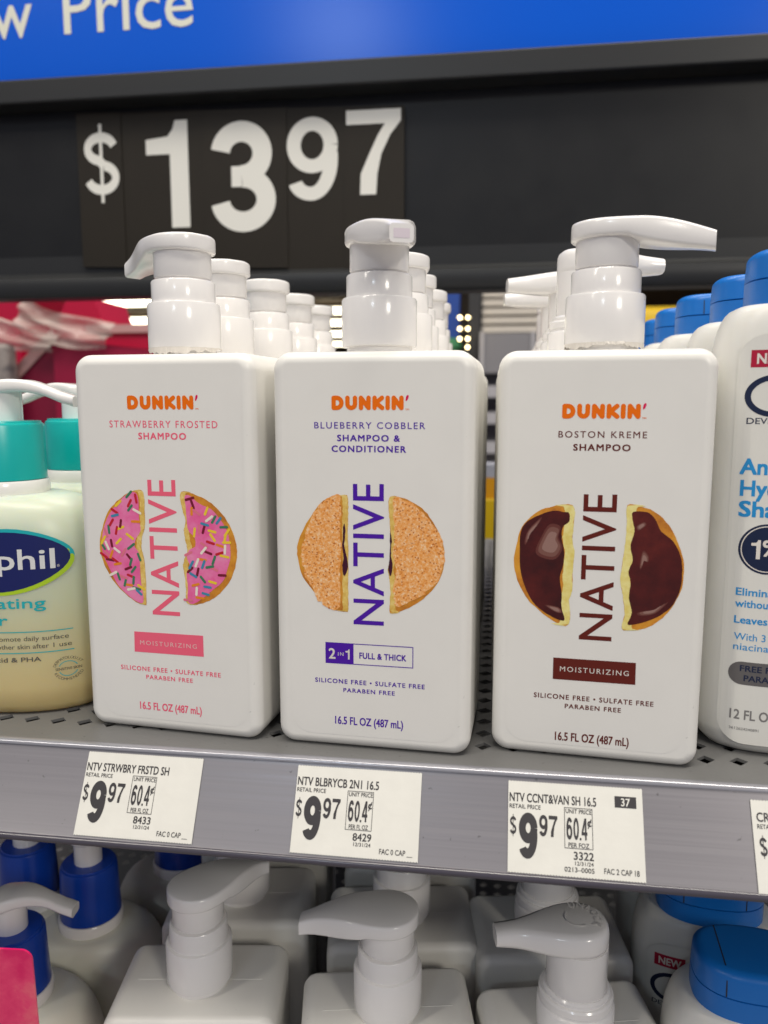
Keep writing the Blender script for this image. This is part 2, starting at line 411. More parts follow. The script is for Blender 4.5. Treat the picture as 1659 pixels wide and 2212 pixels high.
fl.text('Price', -296.5, -173.5, 165.6, 41.5, SIGNW, .004, lift=.4); fl.text('Low', -327.5 - 96, -327.5, 165.6, 41.5, SIGNW, .004, lift=.4)
fl.build('lettering', sg, 0)
CARDM = mat('dark_brown_card', (.020, .016, .011), .5, spec=.25, vary=.06, vscale=20)
DIGM = mat('card_white_digits', (.76, .75, .69), .5)
def card(x0, x1, zt, zb, ch, dx0, dx1, dz0, dz1, bold, label, yoff):
    t = empty('price_card', ((x0 + x1) / 2, SY, zb)); cx = (x0 + x1) / 2 * 1000
    mesh('card', [(x0 - cx / 1000, yoff, 0), (x1 - cx / 1000, yoff, -.0015), (x1 - cx / 1000, yoff, zt - zb - .0015), (x0 - cx / 1000, yoff, zt - zb),
                  (x0 - cx / 1000, yoff + .0008, 0), (x1 - cx / 1000, yoff + .0008, -.0015), (x1 - cx / 1000, yoff + .0008, zt - zb - .0015), (x0 - cx / 1000, yoff + .0008, zt - zb)],
         [(0, 1, 2, 3), (7, 6, 5, 4), (1, 5, 6, 2), (0, 3, 7, 4), (3, 2, 6, 7), (0, 4, 5, 1)], CARDM, t)
    fl = Flat(); put_figure(fl, ch, dx0 * 1000 - cx, dx1 * 1000 - cx, (dz0 - zb) * 1000, (dz1 - zb) * 1000, DIGM, bold, .15)
    fl.build('digit', t, yoff)
    tag(t, label, 'price card', 'dark cards spelling the price')
card(-.3900, -.3465, .3975, .2595, '$', -.3833, -.3497, .3168, .3866, .125, 'dark price card with a white dollar sign', 0)
card(-.3475, -.2675, .3958, .2580, '1', -.3231, -.2827, .2928, .3868, .185, 'dark price card with a tall white digit 1', .0010)
card(-.2685, -.1900, .3938, .2555, '3', -.2612, -.2006, .2868, .3830, .185, 'dark price card with a tall white digit 3', .0001)
card(-.1910, -.1366, .3922, .2520, '9', -.1899, -.1432, .3124, .3836, .165, 'dark price card with a raised white digit 9', .0011)
card(-.1376, -.0835, .3905, .2480, '7', -.1353, -.0866, .3155, .3868, .175, 'dark price card with a raised white digit 7', .0002)

# ------------------------------------------------------------------ lettered bottles
W, D, H = .0735, .050, .1494
def body_mesh(name, parent, m):
    bm = bmesh.new(); bmesh.ops.create_cube(bm, size=1)
    for v in bm.verts: v.co = Vector((v.co.x * W, v.co.y * D, (v.co.z + .5) * H))
    ed = [e for e in bm.edges if abs(e.verts[0].co.y - e.verts[1].co.y) > D / 2]
    bmesh.ops.bevel(bm, geom=ed, offset=.0066, segments=8, profile=.5, affect='EDGES')
    ed = [e for e in bm.edges if abs(e.verts[0].co.y - e.verts[1].co.y) < 1e-6 and abs(abs(e.verts[0].co.y) - D / 2) < 1e-6]
    bmesh.ops.bevel(bm, geom=ed, offset=.0042, segments=6, profile=.5, affect='EDGES')
    for f in bm.faces: f.smooth = True
    me = bpy.data.meshes.new(name); bm.to_mesh(me); bm.free()
    o = link(name, me, m, parent)
    wn = o.modifiers.new('wn', 'WEIGHTED_NORMAL'); wn.keep_sharp = False; wn.weight = 100
    return o
def head_sections(Rr=.0131, Ln=.0370, wt=.0042, zt=.1958, th=.0062, droop=.0055, tipth=.0062, b=.0010):
    S = []
    n = 14
    for k in range(n):
        a = math.pi / 2 * k / (n - 1); s = -Rr * math.cos(a)
        e = Rr + s; wd = math.sqrt(max(Rr * Rr - s * s, 0)); c = 0
        if e < b: c = b - math.sqrt(max(b * b - (b - e) ** 2, 0))
        S.append((s, max(wd, .0003), zt - th + c * .6, zt - c))
    m = 18
    for k in range(1, m + 1):
        t = k / m; s = Ln * t
        wd = wt + (Rr - wt) * (1 - (t * 1.02 if t < .98 else 1)) ** .0 * (0.5 * (1 + math.cos(math.pi * min(1, t * 1.08)))) ** .75
        z = zt - droop * max(0, (t - .35) / .65) ** 1.8
        h = th + .0024 * math.sin(math.pi * min(1, max(0, (t - .22) / .78)) ** .8) + (tipth - th) * t
        S.append((s, max(wd, wt), z - h, z))
    return S
OPENM = mat('nozzle_recess_tint', (.68, .60, .66), .4)  # tint standing in for the pinkish light and shade inside the nozzle recess
def pump_plain(parent, ang, m=PUMPW, lower=False):
    lathe('neck', [(.0125, H - .001), (.0125, H + .004)], m, parent)
    lathe('collar', [(.0137, H + .0026), (.0141, H + .0028), (.0144, H + .0035), (.0144, H + .0200), (.0140, H + .0207), (.0126, H + .0209)], m, parent)
    lathe('pump_ring', [(.0123, H + .0205), (.0126, H + .0208), (.0126, H + .0288), (.0122, H + .0294), (.0110, H + .0295)], m, parent)
    lathe('pump_stem', [(.0102, H + .0290), (.0102, H + .0302), (.0110, H + .0304), (.0113, H + .0310), (.0113, H + .0412)], m, parent)
    hd = arm('pump_head', head_sections(), m, parent, rz=ang)
    zc = .1958 - .0055 - .0031
    mesh('nozzle_opening', [(.03706, -.0028, zc - .0016), (.03706, .0028, zc - .0016), (.03706, .0028, zc + .0015), (.03706, -.0028, zc + .0015)], [(0, 1, 2, 3)], OPENM, hd)
def lock_sections(zt, Rr=.0124, Ln=.034, wt=.0052):
    S = []; n = 14; b = .0035
    for k in range(n):
        a = math.pi / 2 * k / (n - 1); s = -Rr * math.cos(a); e = Rr + s; c = 0
        if e < b: c = b - math.sqrt(max(b * b - (b - e) ** 2, 0))
        S.append((s, max(math.sqrt(max(Rr * Rr - s * s, 0)), .0003), zt - .0105, zt - c))
    for k in range(1, 13):
        t = k / 12; s = Ln * t; wd = wt + (Rr - wt) * (.5 * (1 + math.cos(math.pi * min(1, t * 1.25)))) ** .8
        S.append((s, max(wd, wt), zt - .0105 - .0008 * math.sin(math.pi * t) + .0008 * t, zt - .0032 * t ** 1.5))
    return S
def pump_lock(parent, ang, m=PUMPW):
    z = H
    lathe('neck', [(.0125, z - .001), (.0125, z + .004)], m, parent)
    lathe('collar', [(.0150, z + .0012), (.0157, z + .0018), (.0157, z + .0120), (.0152, z + .0128), (.0147, z + .0131), (.0147, z + .0140), (.0151, z + .0144), (.0151, z + .0168), (.0146, z + .0175), (.0136, z + .0177), (.0136, z + .0190), (.0128, z + .0198)], m, parent)
    lathe('pump_stem', [(.0119, z + .0190), (.0122, z + .0196), (.0124, z + .0385)], m, parent)
    arm('pump_head', lock_sections(z + .0480), m, parent, rz=ang, bev=.0030)
def glossy_bottle(front_xy, th, ang, pump=pump_plain, name='shampoo_bottle', z=0, dims=None):
    x, y = front_xy
    c = Vector((x, y)) + Vector((-math.sin(th), math.cos(th))) * D / 2
    t = empty(name, (c.x, c.y, z), th)
    bd = body_mesh('body', t, WHITE)
    box('mould_seam', -W / 2 + .009, W / 2 - .009, -.00022, .00022, H - .0002, H + .00013, WHITE, bd)
    pump(t, ang - th)
    return t

def torn_seal(t, seed):
    random.seed(seed); v, f = [], []; n = 120; jag = 0
    for k in range(n):
        a = 2 * math.pi * k / n; jag = jag * .7 + random.uniform(-.0006, .0006)
        z1 = H + .0017 + jag if 40 < k < 118 else H + .0027
        for r_, z in ((.01422, H + .0040), (.01426 + abs(jag) * .3, max(H + .0002, min(z1, H + .0029)))): v.append((r_ * math.cos(a), r_ * math.sin(a), z))
    for k in range(n):
        q = (k + 1) % n; f.append((2 * k, 2 * k + 1, 2 * q + 1, 2 * q))
    o = mesh('torn_seal', v, f, SEAL, t)
    m_ = o.modifiers.new('s', 'SOLIDIFY'); m_.thickness = .00015
SEAL = mat('torn_clear_seal', (.66, .62, .56), .3)
def logo_shapes(x0, x1, y0, y1):
    """the chunky rounded word: strokes in units of cap height"""
    s = .315; a = s / 2; b = 1 - s / 2
    def arc(cx, cy, rx, ry, d0, d1, n=8): return [(cx + rx * math.cos(R(d0 + (d1 - d0) * k / n)), cy + ry * math.sin(R(d0 + (d1 - d0) * k / n))) for k in range(n + 1)]
    L = []
    g = .10; x = a
    D_ = [((x, a), (x, b), True)]
    L.append(([(x, a), (x, b)] + arc(x + .22, .5, .33, .5 - a, 90, -90), True)); x += .55 + s + g
    L.append(([(x, b), (x, .42)] + arc(x + .26, .42, .26, .42 - a, 180, 360) + [(x + .52, b)], False)); x += .52 + s + g
    L.append(([(x, a), (x, b), (x + .52, a), (x + .52, b)], False)); x += .52 + s + g
    L.append(([(x, a), (x, b)], False)); L.append(([(x + .50, b), (x + .10, .5), (x + .52, a)], False)); x += .52 + s + g * .6
    L.append(([(x, a), (x, b)], False)); x += s + g
    L.append(([(x, a), (x, b), (x + .52, a), (x + .52, b)], False)); x += .52 + a
    W_ = x; out = []
    for p, cl in L:
        q = [(x0 + u / W_ * (x1 - x0), y0 + v * (y1 - y0)) for u, v in p]
        out += stroke(q, s * (y1 - y0), cl)
    return out
LD = {}
LD[0] = dict(col=PINKT,
  logo=[(-15.0,128.5),(12.7,128.3),5.3], lines=[('STRAWBERRY FROSTED',-22.9,22.1,121.7,2.6,.006,1.25),('SHAMPOO',-10.7,9.1,117.3,2.4,.028,1.2)],
  nat=[(3.9,48.6),53.2,11.6], badge=[(-16.3,41.0),(13.5,41.3),(13.5,32.8),(-16.5,32.7)], btext=('MOISTURIZING',-13.9,10.7,35.8,1.75),
  sil=(-22.9,20.4,25.0,1.75), par=(-11.8,8.4,21.8,1.65), oz=(-15.1,11.8,9.0,3.0),
  dl=[(-12.3,97.6),(-9.6,96.8),(-9.5,91.1),(-9.6,84.1),(-10.1,81.9),(-11.2,78.7),(-11.5,74.1),(-10.8,72.3),(-10.2,64.1),(-10.3,53.3),(-11.3,52.2),(-14.8,53.0),(-19.4,56.1),(-23.9,60.5),(-27.6,66.2),(-29.3,71.1),(-29.7,76.2),(-28.3,82.0),(-25.6,88.5),(-21.4,92.9),(-16.6,96.2)],
  il=[(-13.8,96.9),(-12.0,94.5),(-12.0,86.8),(-11.5,81.9),(-13.6,78.6),(-14.4,75.4),(-12.5,72.3),(-12.4,62.6),(-11.6,53.6),(-14.8,53.4),(-20.1,57.1),(-23.1,60.6),(-26.0,66.2),(-28.5,71.9),(-28.6,76.9),(-27.7,82.0),(-24.9,87.8),(-20.3,92.9),(-17.4,95.4)],
  dr=[(6.5,97.5),(10.1,97.1),(14.5,95.6),(18.8,93.3),(23.1,89.4),(26.6,84.0),(28.5,77.9),(28.5,73.1),(27.2,67.5),(24.5,62.4),(19.9,57.6),(15.3,54.9),(9.9,53.3),(6.9,54.4),(7.0,59.3),(6.6,65.0),(6.1,68.5),(6.8,71.4),(8.1,74.2),(7.8,77.0),(7.2,79.8),(6.9,82.6),(7.8,86.1),(6.8,90.2),(5.8,94.3)],
  ir=[(7.8,95.8),(10.0,96.0),(13.6,93.2),(18.7,91.0),(21.9,87.6),(24.7,83.3),(25.7,78.5),(25.9,73.0),(24.7,68.7),(22.7,63.7),(18.5,60.0),(13.8,56.2),(9.6,53.8),(7.6,55.1),(7.8,60.8),(7.4,65.8),(9.0,68.7),(7.8,72.1),(8.9,75.0),(11.4,76.5),(11.3,80.0),(8.8,82.7),(8.2,87.5),(8.0,91.6)])
LD[1] = dict(col=PURPT,
  logo=[(-14.9,128.4),(11.6,128.4),5.2], lines=[('BLUEBERRY COBBLER',-21.4,19.3,121.8,2.3,.006,1.25),('SHAMPOO &',-12.8,10.2,117.3,2.2,.028,1.2),('CONDITIONER',-14.9,12.4,113.4,2.2,.028,1.2)],
  nat=[(4.3,49.2),52.6,11.3], badge=[(-18.1,41.6),(15.5,41.7),(15.5,33.4),(-18.1,33.3)], btext=('FULL & THICK',-4.9,12.8,36.0,2.2),
  sil=(-22.2,19.8,25.7,1.65), par=(-11.2,8.5,22.4,1.55), oz=(-14.5,11.7,9.6,2.95),
  dl=[(-11.1,97.5),(-9.2,97.2),(-8.9,92.1),(-9.1,84.8),(-9.0,72.3),(-9.2,64.8),(-9.1,55.1),(-9.9,53.7),(-15.2,54.4),(-19.0,56.8),(-22.7,61.2),(-26.5,66.3),(-28.3,72.3),(-28.6,77.5),(-26.6,83.5),(-23.1,89.5),(-19.3,94.4),(-14.8,97.2)],
  il=[(-12.2,97.1),(-11.7,92.0),(-12.3,84.7),(-11.5,77.4),(-12.4,69.9),(-11.9,62.4),(-12.5,55.3),(-16.7,54.7),(-20.5,57.5),(-22.0,60.5),(-25.3,66.4),(-26.8,72.3),(-27.0,76.1),(-25.1,82.8),(-21.6,91.1),(-18.5,94.8),(-14.8,97.1)],
  jl=[(-10.6,87.0),(-10.0,84.0),(-10.4,79.6),(-9.7,75.2),(-9.1,73.0),(-9.6,68.9),(-10.7,67.4),(-11.3,70.7),(-10.8,73.7),(-11.2,78.9)],
  dr=[(6.7,97.3),(10.9,97.1),(15.2,95.5),(19.5,92.5),(22.7,87.9),(25.3,83.0),(26.6,78.0),(26.5,72.9),(24.7,67.0),(21.2,62.1),(16.8,58.2),(12.5,55.8),(7.7,54.0),(6.6,55.1),(6.9,63.3),(6.0,70.6),(6.6,74.3),(6.8,85.3),(6.2,92.5)],
  ir=[(8.3,97.0),(12.3,96.3),(16.6,93.5),(21.0,89.3),(24.6,84.4),(26.5,78.0),(26.3,72.9),(24.4,67.0),(21.2,63.9),(19.0,61.3),(13.9,58.8),(9.5,56.7),(8.4,58.2),(8.0,64.1),(8.8,70.8),(8.0,78.1),(8.4,85.3),(7.8,92.6)],
  jr=[(6.8,84.6),(7.4,81.7),(7.0,78.8),(7.3,74.4),(7.6,71.4),(6.9,68.1),(6.0,70.6),(6.6,74.3),(6.7,79.5)])
LD[2] = dict(col=BROWNT,
  logo=[(-14.3,125.5),(12.1,125.5),5.2], lines=[('BOSTON KREME',-15.3,14.5,118.9,2.25,.006,1.25),('SHAMPOO',-10.0,9.2,114.4,2.2,.028,1.2)],
  nat=[(5.4,46.0),53.0,11.2], badge=[(-14.7,38.4),(14.3,38.5),(14.4,30.3),(-14.7,30.2)], btext=('MOISTURIZING',-12.2,12.0,33.4,1.85),
  sil=(-21.3,20.9,22.7,1.75), par=(-10.0,9.8,19.4,1.65), oz=(-13.2,13.0,6.8,3.1),
  dl=[(-9.6,94.9),(-9.1,87.7),(-9.4,82.6),(-8.4,77.5),(-8.9,70.8),(-8.7,64.8),(-9.8,60.2),(-9.2,54.2),(-10.7,50.5),(-16.4,53.0),(-21.6,56.9),(-25.3,60.9),(-28.4,66.8),(-29.9,73.5),(-29.1,79.6),(-27.4,86.3),(-22.5,91.7),(-17.6,94.0)],
  il=[(-10.8,92.1),(-10.6,89.1),(-12.8,86.9),(-13.0,82.4),(-12.0,78.0),(-12.3,72.8),(-13.3,68.3),(-12.4,62.4),(-12.4,57.8),(-11.2,53.4),(-12.1,52.5),(-16.4,54.2),(-21.6,57.7),(-25.0,63.2),(-27.2,69.9),(-27.8,77.4),(-27.6,84.5),(-25.3,88.6),(-20.3,91.4),(-16.1,92.8),(-12.6,92.4)],
  hl=[[(-17.4,87.4),(-13.8,86.8),(-14.4,83.1),(-12.9,79.5),(-14.9,75.7),(-18.5,75.5),(-21.8,77.6),(-20.1,82.9)],[(-20.7,89.9),(-21.3,88.0),(-24.5,83.5),(-25.5,80.5),(-26.0,81.2),(-24.9,85.3)],[(-18.0,57.9),(-13.6,57.4),(-12.1,55.6),(-14.3,55.6)]],
  dr=[(9.1,95.4),(14.2,95.0),(19.0,93.0),(23.2,88.8),(26.2,83.2),(28.5,76.9),(28.9,71.2),(28.1,65.3),(25.3,59.3),(21.5,54.7),(16.8,51.4),(11.3,50.4),(8.9,50.9),(9.6,56.1),(8.8,62.8),(7.8,68.6),(8.2,75.3),(8.8,81.1),(9.2,88.4)],
  ir=[(11.1,93.1),(15.7,93.2),(18.5,90.8),(20.7,86.6),(24.8,83.2),(27.4,78.3),(28.3,73.3),(28.0,66.8),(25.9,60.8),(21.7,56.5),(16.0,53.6),(11.6,52.4),(10.9,53.2),(12.1,57.0),(10.9,62.2),(11.2,68.1),(10.3,71.7),(11.6,76.1),(10.7,81.2),(11.8,86.3),(10.9,90.6)],
  hr=[[(14.9,79.2),(16.7,77.8),(16.8,75.6),(15.4,75.9),(14.5,73.0),(14.1,74.1)],[(14.5,57.2),(19.9,58.6),(23.9,61.4),(20.0,57.2),(15.2,56.1)],[(12.5,88.1),(14.8,89.6),(15.5,88.6),(13.2,86.7)]])

def inside(p, poly):
    x, y = p; r = False; n = len(poly)
    for i in range(n):
        x1, y1 = poly[i]; x2, y2 = poly[(i + 1) % n]
        if (y1 > y) != (y2 > y) and x < (x2 - x1) * (y - y1) / (y2 - y1) + x1: r = not r
    return r
def edge_split(p, side):
    """crumb strip: dough between the cut side and the topping"""
    return p
def doughnut(parent, i, side, y0):
    d = LD[i]; fl = Flat(); out = d['d' + side]; ic = d['i' + side]
    fl.poly(smooth_poly(out, 4, .12), DOUGH, 0)
    # the pale cut face runs along the straight side
    xs = sorted(p[0] for p in out); cutx = xs[-1] if side == 'l' else xs[0]
    band = []
    for p in smooth_poly(out, 5, .18):
        lim = cutx - (2.9 if i < 2 else 4.6) if side == 'l' else cutx + (2.9 if i < 2 else 4.6)
        ins = (p[0] > lim) if side == 'l' else (p[0] < lim)
        if ins: band.append(p)
    if band:
        cy = sum(p[1] for p in band) / len(band)
        band.sort(key=lambda p: p[1])
        inner = []
        for p in band:
            inner.append((p[0] + (-2.1 if side == 'l' else 2.1) * (1 if i < 2 else 1.6), p[1] * .985 + cy * .015))
        for q in range(len(band) - 1): fl.add([band[q], band[q + 1], inner[q + 1], inner[q]], [(0, 1, 2, 3)], CREAM if i == 2 else CRUMB, .03 + .0005 * (q % 2))
    top = {0: ICING, 1: COBBLER, 2: CHOC}[i]
    fl.poly(smooth_poly(ic, 4, .42 if i == 1 else .06), top, .06)
    if i == 0:
        n = 0; tries = 0; placed = []
        while n < 46 and tries < 4000:
            tries += 1
            p = (random.uniform(min(q[0] for q in ic), max(q[0] for q in ic)), random.uniform(min(q[1] for q in ic), max(q[1] for q in ic)))
            if not inside(p, ic) or any((p[0] - q[0]) ** 2 + (p[1] - q[1]) ** 2 < 2.3 for q in placed): continue
            a = random.uniform(0, math.pi); L = random.uniform(1.25, 1.6); dx, dy = L * math.cos(a), L * math.sin(a)
            if not (inside((p[0] + dx * .5, p[1] + dy * .5), out) and inside((p[0] - dx * .5, p[1] - dy * .5), out)): continue
            placed.append(p)
            fl.poly(stroke([(p[0] - dx, p[1] - dy), (p[0] + dx, p[1] + dy)], 1.0), random.choice(SPR), .09 + .001 * n); n += 1
    if i == 1:
        n = 0
        while n < 420:
            p = (random.uniform(min(q[0] for q in ic), max(q[0] for q in ic)), random.uniform(min(q[1] for q in ic), max(q[1] for q in ic)))
            if not inside(p, ic): continue
            a = random.uniform(0, 6.3); r_ = random.uniform(.12, .42) if n % 3 else random.uniform(.10, .26)
            fl.add([(p[0] + r_ * math.cos(a + t_), p[1] + r_ * math.sin(a + t_) * .8) for t_ in (0, 1.3, 2.7, 4.1, 5.2)], [(0, 1, 2, 3, 4)], (SUGAR, SUGAR2, TOAST)[n % 3 if n % 5 else 2], .08 + .0003 * (n % 30)); n += 1
        fl.poly(smooth_poly(d['j' + side], 4, .15), JAM, .095)
    if i == 2:
        for h in d['h' + side]:
            mx = sum(p[0] for p in h) / len(h); my = sum(p[1] for p in h) / len(h)
            for q, (sc, mm) in enumerate(((1.06, CHOCM), (.88, CHOCH2), (.62, CHOCH))):
                fl.poly(smooth_poly([(mx + (p[0] - mx) * sc, my + (p[1] - my) * sc) for p in h], 4), mm, .09 + .02 * q)
    return fl.build('doughnut_half', parent, y0)
def label(i, bottle):
    d = LD[i]; y0 = -D / 2; c = d['col']
    fl = Flat(); fl.poly(rrect(-W * 500 + 5.0, 5.2, W * 500 - 5.0, H * 1000 - 6.0, 8), LABELC, .05)
    lab = fl.build('clear_label', bottle, y0); y0 = y0 - .00010
    (xa, ya), (xb, yb), cap = d['logo']
    fl = Flat(); fl.poly(logo_shapes(xa, xb, ya, ya + cap), ORANGE)
    ax = xb + 1.05
    fl.poly([smooth_poly([(ax - .35, ya + cap * .62), (ax + .35, ya + cap * .72), (ax + .75, ya + cap * .98), (ax + .25, ya + cap * 1.03), (ax - .25, ya + cap * .9)], 3)], MAGENTA)
    fl.text('TM', ax - .5, ax + .85, ya, .55, ORANGE, .02)
    fl.build('logo', lab, y0)
    fl = Flat()
    for s, x0, x1, yb, cp, bold, sp in d['lines']: fl.text(s, x0, x1, yb, cp, c, bold, sp)
    x0, x1, yb, cp = d['sil']; fl.text('SILICONE FREE \u2022 SULFATE FREE', x0, x1, yb, cp, c, .022, 1.2)
    x0, x1, yb, cp = d['par']; fl.text('PARABEN FREE', x0, x1, yb, cp, c, .022, 1.2)
    x0, x1, yb, cp = d['oz']; fl.text('16.5 FL OZ (487 mL)', x0, x1, yb, cp, c, .02, 1.0)
    fl.build('lettering', lab, y0)
    (xn, yn), ln, cp = d['nat']
    fl = Flat(); v, f = text2d('NATIVE', 0, 1.06); ax = min(p[0] for p in v); bx = max(p[0] for p in v)
    for q, (e, g) in enumerate(((-.1, -.1), (.1, -.1), (.1, .1), (-.1, .1))): fl.add([(xn + e - y / CAP * cp, yn + g + (x - ax) / (bx - ax) * ln) for x, y in v], f, c, .002 * q)
    fl.build('brand_lettering', lab, y0)
    b = d['badge']; fl = Flat()
    if i == 1:
        ins = .32; (l, t), (r, _), (_, bo), _ = b
        fl.poly([[(l, bo), (-7.2, bo), (-7.2, t), (l, t)]], c)
        fl.poly([[(-7.2, t - ins), (r, t - ins), (r, t), (-7.2, t)]], c); fl.poly([[(-7.2, bo), (r, bo), (r, bo + ins), (-7.2, bo + ins)]], c)
        fl.poly([[(r - ins, bo + ins), (r, bo + ins), (r, t - ins), (r - ins, t - ins)]], c)
        fl.text('2', -16.7, -14.3, 35.3, 3.9, WHITEP, .02, lift=.04); fl.text('IN', -13.2, -11.1, 36.6, 1.3, WHITEP, 0, 1.3, lift=.04)
        put_figure(fl, '1', -10.3, -8.7, 35.3, 39.2, WHITEP, .16, .04)
        s, x0, x1, yb, cp = d['btext']; fl.text(s, x0, x1, yb, cp, c, .03, 1.05)
    else:
        fl.poly([b], c); s, x0, x1, yb, cp = d['btext']; fl.text(s, x0, x1, yb, cp, WHITEP if i == 2 else mat('pale_pink_print', (.80, .52, .50), .45), 0, 1.3, lift=.04)
    fl.build('badge', lab, y0)
    doughnut(lab, i, 'l', y0); doughnut(lab, i, 'r', y0)

FR = [(-.1242, .0137, R(-5.38)), (-.0437, .0095, R(-2.91)), (.0376, .0124, R(-4.85))]
LAB = ['white pump bottle with pink lettering and a pink sprinkled doughnut', 'white pump bottle with purple lettering and a crumb topped doughnut', 'white pump bottle with brown lettering and a chocolate doughnut']
ANG = [R(146), R(-70), R(-14)]
for i, (x, y, th) in enumerate(FR):
    b = glossy_bottle((x, y), th, ANG[i]); label(i, b)
    if i != 1: torn_seal(b, 20 + i)
    for ch in b.children:
        if ch.name.startswith('body'): ch.scale.x = (1.022, 1.012, 1.006)[i]; ch.location.x = (-.0010, -.0004, 0)[i]
    for ch in b.children:
        if ch.name.split('.')[0] not in ('body', 'clear_label'): ch.location.x = (-.0028, -.0022, .0)[i]
    tag(b, LAB[i], 'shampoo bottle', 'doughnut bottles at the shelf front')
# rows behind (upper shelf)
plain = glossy_bottle((-.1295, .0700), R(-3), R(140)); lockb = glossy_bottle((.0372, .073), R(-3), R(10), pump_lock)
G2 = 'white pump bottles lined up behind the lettered ones'
tag(plain, 'white pump bottle directly behind the pink lettered bottle, second in its row', 'shampoo bottle', G2)
tag(lockb, 'white bottle with tall pump cylinder behind the brown lettered bottle, spout pointing right', 'shampoo bottle', G2)
ORD = ['third', 'fourth', 'fifth']
def place(src, fx, fy, th, label_, ang=None, z=0, group=G2):
    t = copy_tree(src); c = Vector((fx, fy)) + Vector((-math.sin(th), math.cos(th))) * D / 2
    t.location = (c.x, c.y, z); t.rotation_euler = (0, 0, th); tag(t, label_, 'shampoo bottle', group)
    if ang is not None:
        for ch in t.children:
            if ch.name.startswith('pump_head'): ch.rotation_euler = (0, 0, ang - th)
    return t
for k, (x, y) in enumerate([(-.1258, .128), (-.1245, .184), (-.1240, .240)]):
    place(plain, x, y, R(-3 + k), 'white pump bottle behind the pink lettered bottle, %s in its row from the front' % ORD[k], R(120 + 10 * k))
place(plain, -.0445, .0655, R(-3), 'white pump bottle directly behind the purple lettered bottle, second in its row', R(95))
for k, (x, y, a) in enumerate([(-.0452, .122, 140), (-.0430, .178, 100), (-.0440, .234, 95)]):
    place(plain, x, y, R(-2), 'white pump bottle behind the purple lettered bottle, %s in its row from the front' % ORD[k], R(a))
for k, (x, y, a) in enumerate([(.0378, .130, 187), (.0370, .186, 186), (.0375, .242, 60)]):
    place(lockb, x, y, R(-2), 'white tall pump bottle behind the brown lettered bottle, %s in its row' % ORD[k], R(a))
# lower shelf row
G3 = 'blank white pump bottles on the lower shelf'
def lower(src, cx, cy, th, lab, ang):
    t = place(src, 0, 0, th, lab, ang, ZL, G3); t.location = (cx, cy, ZL)
lower(plain, -.1258, .034, R(8), 'blank white pump bottle, front row of the lower shelf, spout pointing back right', R(56))
lower(plain, -.0405, .029, R(11), 'blank white pump bottle, middle of the lower shelf front row, spout pointing left', R(185))
lower(lockb, .0375, .031, R(13), 'white lower shelf bottle with UNLOCK embossed on its pump, spout pointing left', R(190))
lower(plain, -.1270, .097, R(8), 'white pump bottle behind the lower shelf bottle whose spout points back right', R(60))
lower(plain, -.0420, .092, R(9), 'white pump bottle behind the middle front bottle of the lower shelf', R(80))
lower(lockb, .0300, .094, R(8), 'white pump bottle behind the lower shelf bottle with UNLOCK on its pump', R(30))
lower(plain, -.1300, .160, R(5), 'blank white pump bottle, third back, lower shelf row beside the blue collars', R(80))
lower(plain, -.0440, .155, R(5), 'white pump bottle third from the front in the middle row of the lower shelf', R(80))
# UNLOCK embossing on the front locking pump
for o in scn.objects:
    if o.get('label', '').startswith('white lower shelf bottle with UNLOCK'):
        hd = [c for c in o.children if c.name.startswith('pump_head')][0]
        v3, f3 = [], []
        for ch, a in zip('UNLOCK', range(6)):
            v, f = text2d(ch, .02); s = .0030 / CAP; mx = (min(p[0] for p in v) + max(p[0] for p in v)) / 2
            ang = R(-85 - 26 * a); k = len(v3)
            for x, y in v:
                rr = .0066 + y * s; tx = (x - mx) * s
                v3.append((math.cos(ang) * rr + math.sin(ang) * tx, math.sin(ang) * rr - math.cos(ang) * tx, H + .0481))
            f3 += [tuple(k + q for q in fc) for fc in f]
        fl = [(x, y, z) for x, y, z in v3]
        n0 = len(v3); v3 += [(x, y, z + .0005) for x, y, z in v3]
        e = mesh('embossed_lettering', v3, [tuple(reversed(q)) for q in f3] + [tuple(n0 + i for i in q) for q in f3], PUMPW, hd)
        # ring arc with arrow ends
        pts = [(.0050 * math.cos(R(a)), .0050 * math.sin(R(a))) for a in range(-40, 111, 15)]
        v, f = cdt(stroke(pts, .0006)); mesh('embossed_arc', [(x, y, H + .0485) for x, y in v], f, PUMPW, hd)

